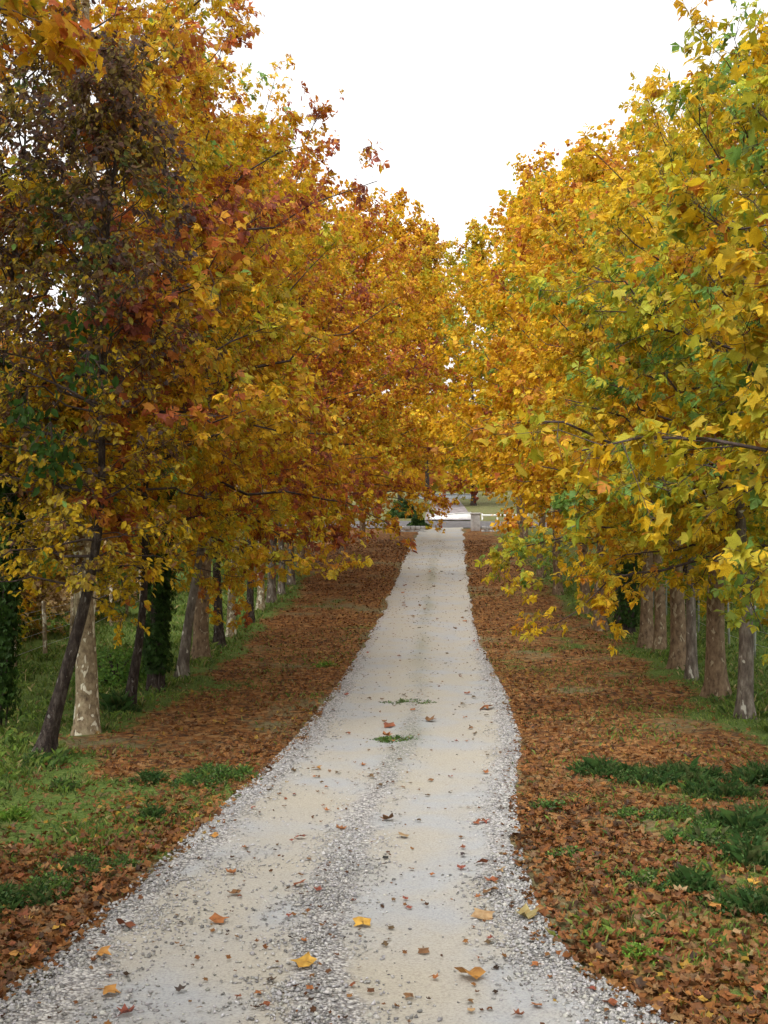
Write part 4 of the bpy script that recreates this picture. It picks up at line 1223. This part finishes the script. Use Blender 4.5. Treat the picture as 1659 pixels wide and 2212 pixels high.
# tall bushy growth behind the left row
for (px, py, R, n, pal, lab) in [(250, 1478, .8, 2000, 'green', 'rounded green bush behind the cream plane trunk')]:
    c = gp(px, py)
    r_ = bush('green_bush', c, R, n, pal, lab, .07, .8, None, 1.0)

# ------------------------------------------------------------------ fallen leaves one can tell apart
GF = 'single fallen leaves on the drive'
_sv = (GOLD, AMB, ORG, TAN, RUST)
GOLD, AMB, ORG, TAN, RUST = (.46, .27, .05), (.38, .19, .05), (.33, .13, .045), (.34, .23, .12), (.22, .075, .035)
LK = [(470, 2000, 40, 'orange-brown curled leaf on the left wheel track', ORG), (265, 2012, 46, 'brown leaf on the stones at the left edge of the drive', RUST),
      (648, 1922, 32, 'small brown leaf left of the middle gravel', RUST), (685, 1938, 22, 'crumpled dark leaf touching the middle gravel', MAR), (500, 1893, 24, 'pale orange leaf high on the left wheel track', ORG),
      (783, 2008, 42, 'yellow-tan leaf lying in the middle gravel', GOLD), (660, 2107, 52, 'tan yellow leaf flat on the left wheel track', GOLD), (1020, 2121, 70, 'large brown and yellow leaf low on the right wheel track', AMB),
      (1045, 1984, 48, 'tan leaf on the right wheel track', TAN), (1130, 1994, 56, 'pale olive leaf at the right gravel edge', (.34, .28, .12)), (1066, 1914, 34, 'dark orange leaf near the right gravel edge', RUST),
      (1052, 1936, 36, 'brown flat leaf beneath the dark orange one', BRN), (1045, 1871, 28, 'brown leaf above the dark orange one', RUST), (997, 1882, 24, 'small red-brown leaf on the right wheel track', MAR),
      (868, 1812, 26, 'tan leaf just right of the middle gravel', TAN), (843, 1776, 34, 'brown leaf across the middle gravel', BRN), (735, 1800, 24, 'orange leaf upright in the middle gravel', ORG),
      (647, 1812, 24, 'dark brown leaf on the left track', MAR), (232, 2150, 40, 'orange leaf among stones bottom left', AMB), (575, 2190, 28, 'brown leaf near the bottom middle left', RUST),
      (515, 2166, 18, 'tiny orange leaf at the bottom left', RUST), (392, 2147, 26, 'dark grey leaf bottom left', (.08, .06, .05)), (584, 2133, 26, 'dark curled leaf on the bottom left track', (.10, .07, .05)),
      (885, 2165, 24, 'small brown leaf with an upright stalk in the middle gravel', BRN), (1080, 1890, 24, 'pale leaf at the right stones', TAN), (1158, 2100, 22, 'small orange leaf low on the right', ORG),
      (1158, 2186, 26, 'orange leaf near the bottom right', ORG), (1118, 2203, 26, 'brown leaf at the bottom right', RUST), (1018, 2196, 20, 'tan leaf at the bottom edge', TAN),
      (1395, 1995, 40, 'tan leaf on weeds bottom right', TAN), (1046, 1782, 24, 'dark red leaf at the right stones above', MAR), (1028, 1784, 22, 'red leaf left of the dark red one', RUST),
      (840, 1572, 26, 'red-brown leaf left of the tuft in the drive', RUST), (832, 1595, 24, 'pale red leaf beside the tuft in the drive', ORG), (925, 1560, 28, 'dark leaf on the right track above the tuft', BRN),
      (1048, 1532, 34, 'orange-red leaf at the right gravel edge in the distance', ORG), (682, 1663, 22, 'orange leaf on the far left track', AMB), (1002, 1852, 16, 'small black leaf on the right track', (.05, .04, .04)),
      (833, 1858, 14, 'tiny black curled leaf in the middle of the drive', (.03, .03, .03)), (270, 2200, 40, 'red leaf at the bottom left edge', MAR), (510, 1938, 30, 'grey-brown leaf pair on the left wheel track', BRN),
      (460, 1815, 22, 'orange leaf at the left gravel edge', AMB), (215, 2075, 40, 'orange leaf among the stones of the left edge', AMB), (1320, 2190, 36, 'brown leaf at the bottom right stones', RUST), (915, 2065, 26, 'dark narrow leaf on the middle gravel', BRN)]
def fallen(px, py, w, col, label, group, k, seedv):
    c = gp(px, py)
    dist = math.hypot(c[0], c[1])
    s = max(.05, w / FOC * dist * 1.0)
    V, T = CURL[0][k % 6]
    V = V.copy() * s
    rs = np.random.default_rng(seedv)
    cc = np.array(col)[None] * np.clip(1 + .16 * rs.normal(0, 1, (len(V), 1)), .6, 1.4)
    # stalk
    st = np.array([(.006, -.10 * s, .01), (-.006, -.10 * s, .01), (.02 * s, -.75 * s, .06 * s)])
    V = np.vstack([V, st]); T = np.vstack([T, [(len(V) - 3, len(V) - 2, len(V) - 1)]]); cc = np.vstack([cc, np.tile(np.array(col) * .5, (3, 1))])
    o = link('fallen_leaf', fast_mesh('fallen_leaf', V, [T], M_LITTER, cc))
    onroad = edgeL(c[1]) < c[0] < edgeR(c[1])
    z = float(road_z(c[0], c[1])) if onroad else c[2] + .03
    o.location = (c[0], c[1], z + .012 - min(0, float(V[:, 2].min())))
    o.rotation_euler = (rs.normal(0, .10), rs.normal(0, .14), rs.uniform(0, 6.28))
    tag(o, label, 'leaf', group)
for k, (px, py, w, lab, col) in enumerate(LK):
    fallen(px, py, w * 1.15, col, lab, GF, k, 300 + k)
CN = {RUST: 'rust-red', BRN: 'dull brown', MAR: 'dark maroon', (.12, .08, .04): 'blackish brown', ORG: 'orange-brown', AMB: 'amber', TAN: 'pale tan', GOLD: 'yellow'}
def band(y):
    for lim, t in ((6.6, 'very bottom'), (8.2, 'near bottom'), (10.0, 'beside narrow clump'), (12.5, 'beside upper clumps'), (15.5, 'by nearest left trunk'),
                   (19, 'by slim leaning trunk'), (23, 'by flared trunk'), (31, 'by whitest trunk')):
        if y < lim: return t
    return 'far off'
lc = [RUST, BRN, (.12, .08, .04), BRN, (.12, .08, .04), ORG, MAR]
BR2 = BRN
used_ = {}
for k in range(110):
    py = random.uniform(1210, 1780) if k < 60 else random.uniform(1500, 2190)
    for _ in range(40):
        px = random.uniform(500, 1300)
        c = gp(px, py)
        if edgeL(c[1]) + .1 < c[0] < edgeR(c[1]) - .1: break
    l_, r_ = float(edgeL(c[1])), float(edgeR(c[1])); u = (c[0] - (l_ + r_) / 2) / ((r_ - l_) / 2)
    zone = ('left gravel edge' if u < -.75 else 'left wheel track' if u < -.2 else 'middle strip' if u < .2 else 'right wheel track' if u < .75 else 'right gravel edge')
    col = random.choice(lc)
    fallen(px, py, random.uniform(9, 18) if py > 1500 else random.uniform(8, 12), col, 'small %s leaf on the %s, %s' % (CN[col], zone, band(c[1])), 'small dry leaves scattered on the drive', k, 700 + k)
vl = [RUST, BRN, ORG, RUST, TAN, AMB, BRN, GOLD]
for k in range(70):
    right = k % 2 == 0
    for _ in range(60):
        px, py = (random.uniform(1180, 1655), random.uniform(1900, 2205)) if right else (random.uniform(5, 460), random.uniform(1840, 2190))
        c = gp(px, py)
        if not (edgeL(c[1]) - .1 < c[0] < edgeR(c[1]) + .1): break
    d_ = float(edgeL(c[1])) - c[0] if c[0] < 0 else c[0] - float(edgeR(c[1]))
    zone = 'beside the gravel' if d_ < .35 else 'a step from the gravel' if d_ < .8 else 'away from the gravel' if d_ < 1.4 else 'out by the picture edge'
    col = vl[(k // 2) % 8]
    fallen(px, py, random.uniform(20, 38), col, '%s plane leaf on the %s verge %s, %s' % (CN[col], 'right' if right else 'left', zone, band(c[1])), 'larger leaves lying on the near verges', k, 900 + k)
print('STATS', STATS)
